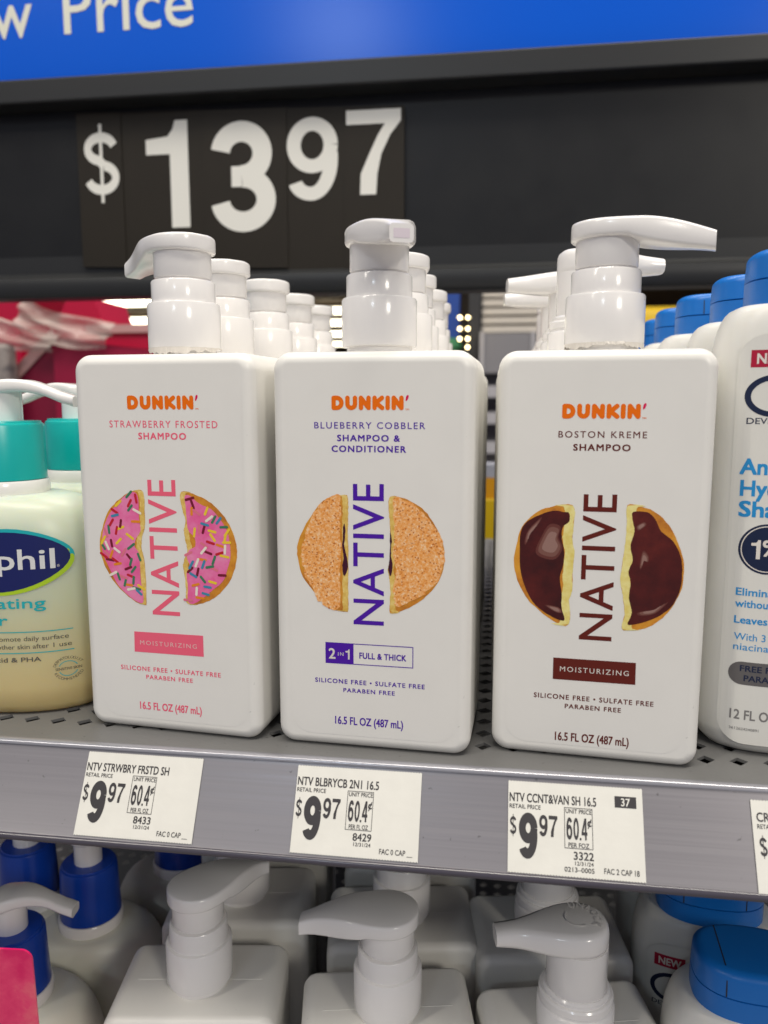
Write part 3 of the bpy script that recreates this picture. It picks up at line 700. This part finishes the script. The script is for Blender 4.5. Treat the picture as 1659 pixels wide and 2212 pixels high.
# ------------------------------------------------------------------ price tags
def price_tag(x0, t0, items, label_, wd=46.0, ht=29.8, tilt=0):
    th = math.atan2(.487, .873)
    d = Vector((0, -.487, -.873)); n = Vector((0, -.873, .487)); p = Vector((x0 / 1000, -.001, -.001)) + d * (t0 + ht) / 1000 + n * .0004
    t = empty('price_tag', p); t.rotation_euler = (-th, 0, tilt)
    fl = Flat(); top, bot = [], []
    n_ = 46
    for k in range(n_ * 2 + 1):
        x = wd * k / (n_ * 2); top.append((x, ht + (.22 if k % 2 else -.12))); bot.append((x, (.22 if k % 2 else -.12)))
    fl.poly([bot + top[::-1]], PAPER); fl.build('paper', t, 0)
    fl = Flat(); sx, sy = wd / 45, ht / 30.5
    for it in items:
        if it[0] == 'box':
            _, a, b, c, dd, lw = it; a *= sx; c *= sx; b *= sy; dd *= sy
            for q in ([(a, b), (c, b), (c, b + lw), (a, b + lw)], [(a, dd - lw), (c, dd - lw), (c, dd), (a, dd)], [(a, b + lw), (a + lw, b + lw), (a + lw, dd - lw), (a, dd - lw)], [(c - lw, b + lw), (c, b + lw), (c, dd - lw), (c - lw, dd - lw)]): fl.poly([q], INK)
        elif it[0] == 'fill': fl.poly([[(it[1] * sx, it[2] * sy), (it[3] * sx, it[2] * sy), (it[3] * sx, it[4] * sy), (it[1] * sx, it[4] * sy)]], INK)
        elif it[0] == 'fig': put_figure(fl, it[1], it[2] * sx, it[3] * sx, it[4] * sy, it[5] * sy, INK, it[6])
        else:
            s, xa, xb, yb, cp, bold = it[:6]; fl.text(s, xa * sx, xb * sx, yb * sy, cp * sy, it[6] if len(it) > 6 else INK, bold, lift=.05 if len(it) > 6 else 0)
    fl.build('printing', t, -.00012)
    tag(t, label_, 'price tag', 'paper price tags on the rail')
    return t
def tag_items(title, tx, num, per, fac, extra=()):
    return [(title, .5, tx, 23.6, 2.9, .014), ('RETAIL PRICE', .5, 11, 21.3, 1.4, .008), ('fig', '$', .7, 2.8, 11.8, 19.2, .13), ('fig', '9', 3.7, 9.9, 4.8, 20.0, .22),
            ('fig', '9', 10.5, 13.3, 12.5, 19.6, .17), ('fig', '7', 13.7, 16.6, 12.5, 19.5, .18), ('box', 18.9, 9.2, 28.3, 22.7, .18), ('UNIT PRICE', 19.4, 28.0, 20.8, 1.4, .008),
            ('fig', '6', 19.6, 21.5, 12.1, 19.4, .17), ('fig', '0', 21.9, 23.7, 12.1, 19.4, .17), ('fig', '.', 23.95, 24.5, 12.1, 14.6, .3), ('fig', '4', 24.6, 26.5, 12.2, 19.4, .17), ('\u00a2', 26.6, 27.9, 16.8, 2.6, .02), (per, 20.2, 27.0, 9.6, 1.5, .008),
            (num, 21.9, 28.4, 5.7, 2.5, .015), ('12/31/24', 22.3, 28.3, 3.9, 1.2, .008), (fac[0], fac[1], fac[2], 1.9, 1.75, .008)] + list(extra)
price_tag(-152.4, 1.6, tag_items('NTV STRWBRY FRSTD SH', 32.5, '8433', 'PER FL OZ', ('FAC 0 CAP __', 31.5, 43.0)), 'paper price tag reading strawberry frosted, beneath the pink lettered bottle')
price_tag(-69.7, 1.6, tag_items('NTV BLBRYCB 2N1 16.5', 29.9, '8429', 'PER FL OZ', ('FAC 0 CAP __', 31.5, 43.0)), 'paper price tag reading 2N1 16.5, beneath the purple lettered bottle')
price_tag(7.3, 2.1, tag_items('NTV CCNT&VAN SH 16.5', 29.6, '3322', 'PER FOZ', ('FAC 2 CAP 18', 31.7, 43.0), [('0213\u20130005', 18.8, 28.5, 1.7, 1.5, .008), ('fill', 35.8, 23.8, 42.9, 27.6), ('37', 37.9, 40.8, 24.4, 2.5, .015, PAPER)]), 'paper price tag with a black 37 box, beneath the brown lettered bottle')
price_tag(89.0, 3.2, [('CRV', 1.5, 7.5, 23.6, 2.9, .014), ('RETAIL PRICE', 1.5, 11, 21.3, 1.4, .008), ('fig', '$', 1.7, 4.0, 11.8, 19.2, .13), ('fig', '9', 5, 11, 4.8, 20, .22)], 'paper price tag starting with CRV, cut off by the photo edge')
# slip of paper hanging under the rail
slip = mesh('paper_slip', [(0, 0, 0), (.012, 0, -.002), (.0105, -.002, -.0078), (.002, -.001, -.0035)], [(3, 2, 1, 0)], PAPER, None, (.0318, -.006, -.0285)); tag(slip, 'small blank paper corner sticking out under the rail below the 37 tag', 'paper slip')
so = slip.modifiers.new('s', 'SOLIDIFY'); so.thickness = .0003

# ------------------------------------------------------------------ teal-collared bottles (upper left)
def amber_mat():
    m, N, L, b = node_mat('milky_translucent_plastic')
    tc = N.new('ShaderNodeTexCoord'); sp = N.new('ShaderNodeSeparateXYZ'); L.new(tc.outputs['Object'], sp.inputs[0])
    r = N.new('ShaderNodeValToRGB'); e = r.color_ramp.elements
    e[0].position = .0; e[0].color = (.66, .50, .22, 1); e[1].position = 1; e[1].color = (.66, .71, .60, 1)
    for p, c in ((.22, (.66, .57, .30)), (.50, (.60, .63, .44)), (.80, (.62, .67, .53))): q = e.new(p); q.color = (*c, 1)
    mr = N.new('ShaderNodeMapRange'); mr.inputs['From Max'].default_value = .10
    L.new(sp.outputs[2], mr.inputs[0]); L.new(mr.outputs[0], r.inputs[0]); L.new(r.outputs[0], b.inputs['Base Color'])
    b.inputs['Roughness'].default_value = .35; b.inputs['Subsurface Weight'].default_value = .6
    b.inputs['Subsurface Radius'].default_value = (.016, .012, .006); b.inputs['Subsurface Scale'].default_value = 1
    return m
MILKY = amber_mat()
TEAL = mat('teal_collar_plastic', (.004, .42, .40), .28, bump=.05, bscale=150, sss=.1)
BLUEC = mat('deep_blue_collar_plastic', (.006, .05, .36), .28, bump=.08, bscale=120)
NAVY = mat('navy_print', (.006, .012, .11), .4); LIME = mat('lime_print', (.42, .62, .02), .4); AQUA = mat('aqua_print', (.01, .42, .46), .4); GREYT = mat('grey_print', (.10, .10, .09), .5)
def curved(fl_build, rx, ry, ex, cx0=0):
    """wraps a flat print onto a super-elliptic front: y = -ry*(1-|x/rx|^e)^(1/e)"""
    me = fl_build.data
    bm = bmesh.new(); bm.from_mesh(me); xs = [v.co.x for v in bm.verts]
    for k in range(int(min(xs) * 500) - 1, int(max(xs) * 500) + 2):
        bmesh.ops.bisect_plane(bm, geom=bm.verts[:] + bm.edges[:] + bm.faces[:], plane_co=(k / 500 + 1e-5, 0, 0), plane_no=(1, 0, 0))
    bm.to_mesh(me); bm.free()
    for v in me.vertices:
        lift = -v.co.y
        u = max(-.995, min(.995, v.co.x / rx))
        v.co.y = -ry * (1 - abs(u) ** ex) ** (1 / ex) - lift
    return fl_build
def arm_spout(r0, Ln, zt, th, rise, drop, wt):
    S = []; n = 10
    for k in range(n):
        a = math.pi / 2 * k / (n - 1); s = -r0 * math.cos(a)
        S.append((s, max(r0 * math.sin(a), .0003), zt - th, zt - .0012 * math.cos(a) ** 4))
    for k in range(1, 17):
        t = k / 16; s = Ln * t; z = zt + rise * math.sin(math.pi * min(1, t * 1.25)) * (1 - t * .3) - drop * t ** 2
        h = th + (.0045 - th) * min(1, t * 1.5)
        S.append((s, max(wt, r0 + (wt - r0) * min(1, t * 1.7)), z - h, z))
    return S
def pump_bottle(name, loc, rz, collar_m, body_m, sz, arm_ang, r_c, hb, hc, tube_r, head, taper=0, Ln=.036):
    rx, ry = sz; t = empty(name, loc, rz)
    e = 2.3
    rings = [(.0, rx * .90, ry * .86, e), (.0012, rx * .95, ry * .93, e), (.004, rx * .985, ry * .98, e), (.012, rx, ry, e), (hb * .55, rx, ry, e), (hb * .72, rx * .985, ry * .985, e)]
    for k in range(1, 11):
        a = R(9 * k); q = 1 - math.cos(a)
        rr = (1 - .985 * 0)
        f = math.cos(a) ** .55 if k < 10 else 0
        nx = .0165 + (rx * .985 - .0165) * f; ny = .0160 + (ry * .985 - .0160) * f
        rings.append((hb * .72 + hb * .28 * math.sin(a), nx, ny, 2.3 - .3 * (k / 10)))
    rloft('body', rings, body_m, t, 72)
    lathe('neck_ring', [(r_c + .0006, hb - .0012), (r_c + .0010, hb - .0004), (r_c + .0010, hb + .0046), (r_c + .0004, hb + .0055), (r_c - .002, hb + .0056)], PUMPW, t)
    z0 = hb + .0058
    lathe('collar', [(r_c - .001, z0 - .0003), (r_c, z0), (r_c - taper, z0 + hc - .0022), (r_c - taper - .0004, z0 + hc - .0012), (r_c - taper - .0012, z0 + hc - .0008), (r_c - taper - .0014, z0 + hc), (tube_r + .001, z0 + hc + .0002)], collar_m, t)
    lathe('pump_stem', [(tube_r, z0 + hc - .001), (tube_r, z0 + hc + head - .004)], PUMPW, t)
    arm('pump_head', arm_spout(tube_r + .0016, Ln, z0 + hc + head, .0062, .0022, .006, .0042), PUMPW, t, rz=arm_ang, bev=.0016)
    return t
RX, RY = .0455, .028
t1 = pump_bottle('cleanser_bottle', (-.2140, .0470, 0), R(3), TEAL, MILKY, (RX, RY), R(-1), .0180, .0925, .0250, .0096, .0165)
fl = Flat()
ocx, ocz, oa, ob = 12.0, 66.0, 26.0, 12.5
def lens(cx, cz, a, b, rot=0, n=40):
    out = []
    for k in range(n):
        q = 2 * math.pi * k / n; x = a * math.cos(q); y = b * math.sin(q) * (1 - .12 * abs(math.cos(q)) ** 2)
        out.append((cx + x * math.cos(rot) - y * math.sin(rot), cz + x * math.sin(rot) + y * math.cos(rot)))
    return out
fl.poly([lens(ocx + 1, ocz + .6, oa + .2, ob + .9, R(4))], AQUA, .02)
fl.poly([[(x, z) for x, z in lens(ocx + 1, ocz - .8, oa + .1, ob + .6, R(4))]], LIME, .05)
fl.poly([[p for p in lens(ocx + 1, ocz + .6, oa + .2, ob + .9, R(4)) if p[1] > ocz + 2] ], AQUA, .07)
fl.poly([lens(ocx, ocz, oa, ob, R(5))], NAVY, .1)
fl.text('Cetaphil', -20.0, 32.8, ocz - 2.9, 8.2, mat('pale_print', (.72, .73, .72), .4), .014, lift=.14)
fl.text('\u00ae', 33.4, 34.4, ocz - 2.6, 1.0, WHITEP, 0, lift=.14)
o = fl.build('brand_emblem', t1, 0); curved(o, RX * 1000 / 1000, RY, 2.3)
fl = Flat()
fl.text('Exfoliating', -12, 28.8, 46.6, 4.3, AQUA, .014, slope=0); fl.text('Cleanser', -22, 14.0, 39.5, 4.3, AQUA, .014)
fl.poly([[(-30, 36.2), (37.5, 36.2), (37.5, 36.6), (-30, 36.6)]], AQUA); fl.poly([[(-30, 27.2), (37.5, 27.2), (37.5, 27.6), (-30, 27.6)]], AQUA)
fl.text('cleanses to promote daily surface', -8.5, 36.0, 32.6, 1.9, GREYT, .004); fl.text('softer and smoother skin after 1 use', -10.5, 36.8, 29.2, 1.9, GREYT, .004)
fl.text('Mandelic Acid & PHA', -10, 26.0, 23.6, 1.9, GREYT, .016)
fl.text('SENSITIVE SKIN', 30.9, 39.5, 18.6, 1.1, GREYT, .012)
for word, a0, sgn in (('DERMATOLOGIST', 160, -1), ('RECOMMENDED', 205, 1)):
    for k, ch in enumerate(word):
        v, f = text2d(ch, .01); s = 1.05 / CAP; mx = (min(p[0] for p in v) + max(p[0] for p in v)) / 2
        ang = R(a0 + sgn * k * (140 / len(word))); pts = []
        for x, y in v:
            rr = 4.3 + (y * s if sgn < 0 else -y * s + .9); tx = (x - mx) * s
            pts.append((35.2 + math.cos(ang) * rr + (math.sin(ang) * tx if sgn < 0 else -math.sin(ang) * tx), 19.2 + math.sin(ang) * rr - (math.cos(ang) * tx if sgn < 0 else -math.cos(ang) * tx)))
        fl.add(pts, f, GREYT)
for a0, a1 in ((25, 155), (205, 335)):
    fl.poly(stroke([(35.2 + 3.2 * math.cos(R(a)), 19.2 + 3.2 * math.sin(R(a))) for a in range(a0, a1 + 1, 13)], .3), AQUA)
o = fl.build('lettering', t1, -.0001); curved(o, RX, RY, 2.3)
tag(t1, 'translucent cream cleanser bottle with teal collar and navy oval emblem, at the front', 'cleanser bottle', 'teal collared cleanser bottles')
t2 = copy_tree(t1); t2.location = (-.2080, .1060, 0); t2.rotation_euler = (0, 0, R(10))
tag(t2, 'teal collared cleanser bottle standing behind the one with the navy oval emblem', 'cleanser bottle', 'teal collared cleanser bottles')
for ch in list(t2.children):
    if ch.name.startswith('pump_head'): ch.rotation_euler = (0, 0, R(172))
t3 = copy_tree(t1); t3.location = (-.2230, .1640, 0)
tag(t3, 'rearmost teal collared cleanser bottle in the upper shelf row', 'cleanser bottle', 'teal collared cleanser bottles')
# blue-collared lotions on the lower shelf
LOTION = mat('cream_lotion_plastic', (.70, .69, .60), .4, vary=.02, vscale=40, bump=.05, bscale=500, sss=.15)
GB = 'blue collared lotion bottles on the lower shelf'
b1 = pump_bottle('lotion_bottle', (-.2205, .0400, ZL), R(8), BLUEC, LOTION, (.041, .027), R(-2), .0158, .126, .0290, .0072, .0180, .0012, .031)
tag(b1, 'cream lotion bottle with blue collar, front of the lower shelf, spout pointing right', 'lotion bottle', GB)
for (x, y, a, l) in ((-.2125, .0960, 12, 'second cream lotion bottle with blue collar, spout tucked under the rail'), (-.1840, .1520, 150, 'third cream lotion bottle with blue collar, half hidden under the rail'),
                     (-.2560, .1080, 20, 'cream lotion bottle with blue collar, cut by the photo edge under the rail')):
    c = copy_tree(b1); c.location = (x, y, ZL); tag(c, l, 'lotion bottle', GB)
    for ch in c.children:
        if ch.name.startswith('pump_head'): ch.rotation_euler = (0, 0, R(a))
# pink shelf talker
PINKC = ramp_mat('pink_card', [(.35, (.70, .01, .12)), (.5, (.80, .05, .16)), (.62, (.82, .14, .19))], 45, .35)
fl = Flat(); fl.poly([rrect(0, 0, 40, 207, 4)], PINKC); pk = fl.build('pink_card', None, 0, loc=(-.2066, -.020, -.2765)); pk.rotation_euler = (R(2.5), R(0), R(4))
so = pk.modifiers.new('s', 'SOLIDIFY'); so.thickness = .0008
tag(pk, 'bright pink plastic card with rounded corner in front of the blue collared bottle', 'shelf card')

# ------------------------------------------------------------------ blue-capped bottles (right)
CAPB = mat('bright_blue_cap_plastic', (.006, .16, .56), .34, bump=.12, bscale=500)
CRWHITE = mat('cool_white_bottle_plastic', (.74, .73, .68), .38, vary=.02, bump=.05, bscale=600, sss=.12)
SKYT = mat('sky_blue_print', (.015, .27, .62), .4); NVT = mat('dark_navy_print', (.006, .014, .05), .4); REDT = mat('red_badge_print', (.42, .004, .035), .4)
PILL = mat('grey_pill_print', (.16, .15, .145), .35, metal=.3); GR2 = mat('mid_grey_print', (.20, .19, .185), .5)
BX, BY, BH = .0345, .0205, .166
def cap_bottle(loc, rz=0):
    t = empty('shampoo_bottle', loc, rz); e = 3.0
    rings = [(0, BX * .80, BY * .78, e), (.001, BX * .88, BY * .86, e), (.004, BX * .965, BY * .955, e), (.009, BX, BY, e), (.08, BX, BY, e), (.140, BX * .99, BY, e)]
    for k in range(1, 11):
        a = R(9 * k); f = math.cos(a) ** .55
        rings.append((.140 + (BH - .140) * math.sin(a), .022 + (BX * .99 - .022) * f, .016 + (BY - .016) * f, e))
    rloft('body', rings, CRWHITE, t, 80)
    ce = 2.6; cr = [(BH - .006, .0215, .0155, ce), (BH - .005, .0232, .0172, ce), (BH - .001, .0238, .0178, ce), (BH + .0085, .0238, .0178, ce)]
    rloft('cap_base', cr, CAPB, t, 72)
    rings = [(BH + .0088, .0234, .0174, ce), (BH + .0091, .0238, .0178, ce), (BH + .0160, .0235, .0175, ce)]
    for k in range(1, 8):
        a = R(90 * k / 7); rings.append((BH + .0160 + .0035 * math.sin(a), .0235 - .0040 * (1 - math.cos(a)), .0175 - .0040 * (1 - math.cos(a)), ce))
    lid = rloft('flip_lid', rings, CAPB, t, 72)
    # seam of the hinged flap across the lid
    pts = [(-.0165, .0175), (-.0168, -.0192)]
    tube = []
    for x in (-.0135, .0135):
        v = [(x - .00025, -.0120, BH + .01955), (x + .00025, -.0120, BH + .01955), (x + .00025, .0125, BH + .01955), (x - .00025, .0125, BH + .01955)]
        mesh('seam', v, [(0, 1, 2, 3)], HOLE, lid)
        yy = -.0178 * (1 - abs(x / .0238) ** ce) ** (1 / ce) - .0001
        v = [(x - .00025, yy, BH + .0092), (x + .00025, yy, BH + .0092), (x + .00025, yy + .0004, BH + .0160), (x - .00025, yy + .0004, BH + .0160)]
        mesh('seam', v, [(0, 1, 2, 3)], HOLE, lid)
    return t
def cap_label(t):
    fl = Flat(); fl.poly([rrect(-29.0, 4.5, 29.0, 155, 9, 8)], mat('label_film_cool', (.74, .73, .68), .25), .05)
    lab = fl.build('label_panel', t, 0); curved(lab, BX, BY, 3.0)
    fl = Flat()
    def T(*a, **k): fl.text(*a, **k)
    fl.poly([[(-25.3, 143.4), (-12, 143.4), (-12, 149.4), (-25.3, 149.4)]], REDT, 0); T('NEW', -23.4, -13.8, 144.7, 3.4, WHITEP, .03, lift=.05)
    fl.poly(ribbon(earc(-17.6, 133.4, 8.0, 6.4, 42, 318, 40), 1.9), NVT)
    T('DEVELOPED', -25.5, -6.5, 123.6, 2.1, NVT, .008)
    T('Anti', -26.5, -14.0, 105.7, 5.4, SKYT, .03); T('Hydra', -26.0, -8.0, 97.9, 5.4, SKYT, .03); T('Sham', -26.0, -8.0, 90.4, 5.4, SKYT, .03)
    fl.poly([circle(-16.4, 78.7, 9.2, 48)], NVT, 0)
    fl.poly(stroke(circle(-16.4, 78.7, 8.3, 40), .35, True), WHITEP, .04)
    put_figure(fl, '1', -21.6, -18.6, 75.0, 82.0, WHITEP, .19, .05); T('%', -17.8, -12.5, 76.3, 5.6, WHITEP, .02, lift=.05)
    T('Eliminates', -25.4, -8.5, 61.2, 2.7, SKYT, .02); T('without', -25.4, -13.5, 56.8, 2.7, SKYT, .02)
    T('Leaves', -25.4, -14.8, 50.7, 2.7, SKYT, .02); T('With 3 es', -25.2, -10.6, 44.4, 2.6, SKYT, .004); T('niacinam', -25.2, -10.6, 40.6, 2.6, SKYT, .004)
    fl.poly([rrect(-26.3, 27.4, 12, 36.2, 4.3)], PILL, 0)
    T('FREE FROM', -22.6, -5.0, 32.6, 2.2, NVT, .018, lift=.05); T('PARABENS', -21.2, -5.2, 28.9, 2.2, NVT, .018, lift=.05)
    T('12 FL OZ', -25.0, -9.5, 14.0, 3.6, GR2, .018); T('3612624240891', -25.0, -15.2, 9.8, 1.0, GR2, .004)
    return lab, fl
c1 = cap_bottle((.1150, .0430, 0), R(-2))
lab, fl = cap_label(c1)
o = fl.build('lettering', lab, -.0001); curved(o, BX, BY, 3.0)
GC = 'blue capped bottles in the right hand row'
tag(c1, 'white bottle with navy initial and sky blue lettering, front of the upper shelf', 'shampoo bottle', GC)
GCL = ['second', 'third', 'fourth', 'fifth', 'sixth']
plain_cap = cap_bottle((.1185, .1040, 0), R(-2))
tag(plain_cap, 'blue capped bottle on the upper shelf, second in its row', 'shampoo bottle', GC)
for k, (x, y) in enumerate([(.1165, .165), (.1170, .222), (.1200, .280), (.1210, .338)]):
    c = copy_tree(plain_cap); c.location = (x, y, 0); tag(c, 'blue capped bottle on the upper shelf, %s in its row' % GCL[k + 1], 'shampoo bottle', GC)
for k, (x, y, rz) in enumerate([(.1085, .038, -4), (.1060, .096, -5), (.108, .152, -3)]):
    c = copy_tree(c1); c.location = (x, y, ZL); c.rotation_euler = (0, 0, R(rz))
    tag(c, ['blue capped bottle at the front of the lower shelf, cut by the photo corner', 'blue capped bottle on the lower shelf showing the red NEW badge, behind the front one', 'rearmost blue capped bottle of the lower shelf'][k], 'shampoo bottle', 'blue capped bottles on the lower shelf')

# ------------------------------------------------------------------ background beyond the shelf
RED = mat('crimson_carton', (.55, .002, .045), .4, vary=.06, vscale=6); DRED = mat('shaded_crimson_carton', (.22, .001, .03), .5)  # second red has the carton's shade put into its colour
DRED2 = mat('half_shaded_crimson_carton', (.33, .001, .04), .5)  # weaker painted shade for the other face of the same carton
PALEP = mat('pale_pink_board', (.62, .36, .34), .6)
def slab(name, prof, y0, y1, m, parent):
    n = len(prof); v = [(x, y0, z) for x, z in prof] + [(x, y1, z) for x, z in prof]
    f = [tuple(range(n)), tuple(range(2 * n - 1, n - 1, -1))] + [(i, n + i, n + (i + 1) % n, (i + 1) % n) for i in range(n)]
    o = mesh(name, v, f, m, parent); bm = bmesh.new(); bm.from_mesh(o.data); bmesh.ops.recalc_face_normals(bm, faces=bm.faces); bm.to_mesh(o.data); bm.free(); return o
GC_ = 'red cartons behind the shelf'
rc = empty('red_carton', (-.64, .93, -.05)); tag(rc, 'shaded red carton with slanted pale edge under the clear film', 'carton', GC_)
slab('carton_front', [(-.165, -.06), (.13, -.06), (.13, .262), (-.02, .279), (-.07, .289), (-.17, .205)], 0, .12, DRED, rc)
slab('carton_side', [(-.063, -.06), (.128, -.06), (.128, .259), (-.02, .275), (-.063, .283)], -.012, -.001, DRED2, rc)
slab('pale_edge', [(-.175, .205), (-.165, .19), (-.062, .284), (-.069, .300)], -.004, .0, PALEP, rc)
rc2 = empty('red_carton', (-.52, .96, -.05)); tag(rc2, 'bright red carton with a pale rim, left of the pink lettered bottle pump', 'carton', GC_)
box('carton_body', -.125, .16, 0, .2, -.05, .2945, RED, rc2); box('carton_rim', -.145, .165, -.006, .2, .295, .308, PALEP, rc2)
slab('gap_shade', [(-.10, .262), (.10, .243), (.02, .262)], -.012, -.002, HOLE, rc2)  # near-black slab painted as the shade of a gap below the rim
rc3 = empty('red_carton', (-.86, 1.02, -.05)); tag(rc3, 'bright red carton top cut by the photo edge above the film', 'carton', GC_)
slab('carton_body', [(-.1, -.05), (.05, -.05), (.034, .325), (.044, .372), (-.1, .372)], 0, .2, RED, rc3)
rc4 = empty('red_carton', (-.67, 1.04, -.05)); tag(rc4, 'slanted red carton flap beside the clear film, left of the long lit strip lights', 'carton', GC_)
slab('carton_body', [(-.075, .362), (-.024, .362), (-.008, .318), (-.008, -.05), (-.09, -.05), (-.09, .33)], 0, .12, RED, rc4)
# crinkled film
m, N, L, b = node_mat('clear_crinkled_film')
b.inputs['Base Color'].default_value = (.80, .70, .62, 1); b.inputs['Roughness'].default_value = .18
tr = N.new('ShaderNodeBsdfTransparent'); mx = N.new('ShaderNodeMixShader'); nz = N.new('ShaderNodeTexNoise'); nz.inputs['Scale'].default_value = 6; nz.inputs['Detail'].default_value = 3; tcf = N.new('ShaderNodeTexCoord'); mpf = N.new('ShaderNodeMapping'); mpf.inputs['Rotation'].default_value = (0, .45, 0); mpf.inputs['Scale'].default_value = (2.0, 3, 9); L.new(tcf.outputs['Object'], mpf.inputs[0]); L.new(mpf.outputs[0], nz.inputs['Vector'])
rp = N.new('ShaderNodeMapRange'); rp.inputs['From Min'].default_value = .35; rp.inputs['From Max'].default_value = .7; rp.inputs['To Min'].default_value = .30; rp.inputs['To Max'].default_value = .80
L.new(nz.outputs[0], rp.inputs[0]); L.new(rp.outputs[0], mx.inputs[0]); L.new(tr.outputs[0], mx.inputs[1]); L.new(b.outputs[0], mx.inputs[2])
L.new(mx.outputs[0], N['Material Output'].inputs[0])
def film(xa, xb, za, zb, hw, label_, seed):
    random.seed(seed); v, f = [], []; nx, ny = 30, 12
    ph = [random.uniform(0, 6) for _ in range(6)]
    for j in range(ny):
        for i in range(nx):
            a = i / (nx - 1); q = j / (ny - 1) - .5
            x = xa + (xb - xa) * a; z = za + (zb - za) * a - .012 * math.sin(a * math.pi)
            h = hw * (.85 + .15 * math.sin(a * 4 + ph[0]))
            fold = .007 * math.sin(13 * q + 4 * a + ph[1]) + .003 * math.sin(7 * a - 21 * q + ph[2])
            edge = .006 * math.sin(6 * a + ph[3]) * (1 if q > 0 else -.6)
            v.append((x + q * .02, .905 + fold, z + q * 2 * h + edge))
    for j in range(ny - 1):
        for i in range(nx - 1): f.append((j * nx + i, j * nx + i + 1, (j + 1) * nx + i + 1, (j + 1) * nx + i))
    tag(mesh('plastic_film', v, f, m, smooth=True), label_, 'plastic film', 'clear films over the cartons')
film(-.750, -.60, .278, .236, .027, 'crinkled clear film sweeping down right below the short strip light', 3)
film(-.83, -.69, .266, .228, .020, 'clear film band at the photo edge above the grey pouch', 5)
pc = box('grey_pouch', -.90, -.764, .89, .92, .05, .226, ramp_mat('grey_pouch_print', [(.4, (.10, .09, .10)), (.5, (.38, .33, .30)), (.6, (.2, .18, .19))], 12), None, bev=.01); tag(pc, 'grey printed pouch under the clear film at the photo edge', 'pouch')
# gondola seen between the bottles
GU = mat('light_grey_rack', (.42, .41, .43), .5); GD = mat('mid_grey_rack', (.22, .215, .23), .5)
rk = empty('display_rack', (.03, 2.25, -1.35)); tag(rk, 'pale grey display rack with slats seen between purple and brown lettered bottles', 'rack')
Z = 1.35
box('back_board', -.12, .32, .05, .08, 0, Z + .50, GD, rk)
SLAT = mat('pale_slat', (.62, .57, .50), .6)
for k in range(6): box('slat', -.075, .32, 0, .045, Z + .352 + .027 * k, Z + .352 + .027 * k + .019, SLAT, rk)
box('post', -.118, -.080, -.02, .03, 0, Z + .50, mat('dark_post', (.02, .02, .022), .5), rk)
box('bin', -.075, .085, -.05, .04, Z + .225, Z + .345, GD, rk)
for x in (-.080, .075): box('bin_wall', x, x + .012, -.06, .04, Z + .20, Z + .348, GU, rk)
for k, zz in enumerate((.15, .07, -.02)): box('rack_shelf', -.08, .32, -.10, .045, Z + zz, Z + zz + .035, GU, rk)
bl = empty('bulb_string', (-.098, 2.15, .30)); tag(bl, 'short vertical string of small lit bulbs beside the dark rack post', 'string lights')
BULB = mat('lit_bulb', (1, .80, .42), .4, emit=9)
for k, zz in enumerate((.088, .055, .025, .0)):
    for dx in (-.012, .012):
        if k == 3 and dx < 0: continue
        lathe('bulb', [(.0012, zz - .0045), (.0042, zz - .002), (.0042, zz + .002), (.0012, zz + .0045)], BULB, bl, 12, (dx, 0, 0))
box('cable', -.0015, .0015, .006, .009, -.3, .2, HOLE, bl)
asg = box('aisle_sign', -.26, -.118, 2.3, 2.33, .335, .60, mat('royal_blue_board', (.004, .055, .33), .5)); tag(asg, 'small blue board seen right of the purple lettered bottle pump', 'sign')
pl_ = empty('toy_plush', (-.155, 2.25, .26)); tag(pl_, 'blurred green and orange goods under the small blue board', 'toy')
rloft('green_top', [(.02, .03, .03, 2), (.05, .05, .04, 2), (.075, .03, .03, 2)], mat('green_goods', (.05, .22, .10), .6), pl_, 24); rloft('orange_base', [(-.05, .045, .04, 2), (-.01, .05, .04, 2), (.02, .03, .03, 2)], mat('orange_goods', (.55, .17, .06), .6), pl_, 24)
YEL = mat('yellow_carton', (.80, .52, .004), .45); YEL2 = mat('orange_yellow_carton', (.80, .36, .004), .45)
yc = empty('yellow_carton', (-.01, .80, -.06)); tag(yc, 'yellow carton seen in the gap between purple and brown lettered bottles', 'carton')
box('carton_body', -.05, .05, 0, .06, .0, .062, YEL, yc, bev=.003); box('carton_band', -.05, .05, .005, .06, .0625, .090, YEL2, yc); box('carton_top', -.05, .05, .005, .06, .0905, .108, mat('pale_blue_carton', (.45, .46, .52), .5), yc)
box('carton_foot', -.06, .06, -.01, .06, -.012, -.0005, mat('teal_edge', (.004, .12, .16), .5), yc)
tag(box('rack_ledge', -.16, .14, .79, .98, -.09, -.073, GU), 'grey ledge holding the yellow carton', 'ledge')
yb = box('yellow_tub', .40, .56, 2.2, 2.3, .30, .42, YEL, None, bev=.03); tag(yb, 'yellow tub seen between the brown lettered bottle pump and the blue caps', 'tub')
tag(box('tub_ledge', .30, .70, 2.15, 2.4, .05, .2995, mat('tan_ledge', (.40, .33, .22), .6)), 'tan ledge under the yellow tub', 'ledge')
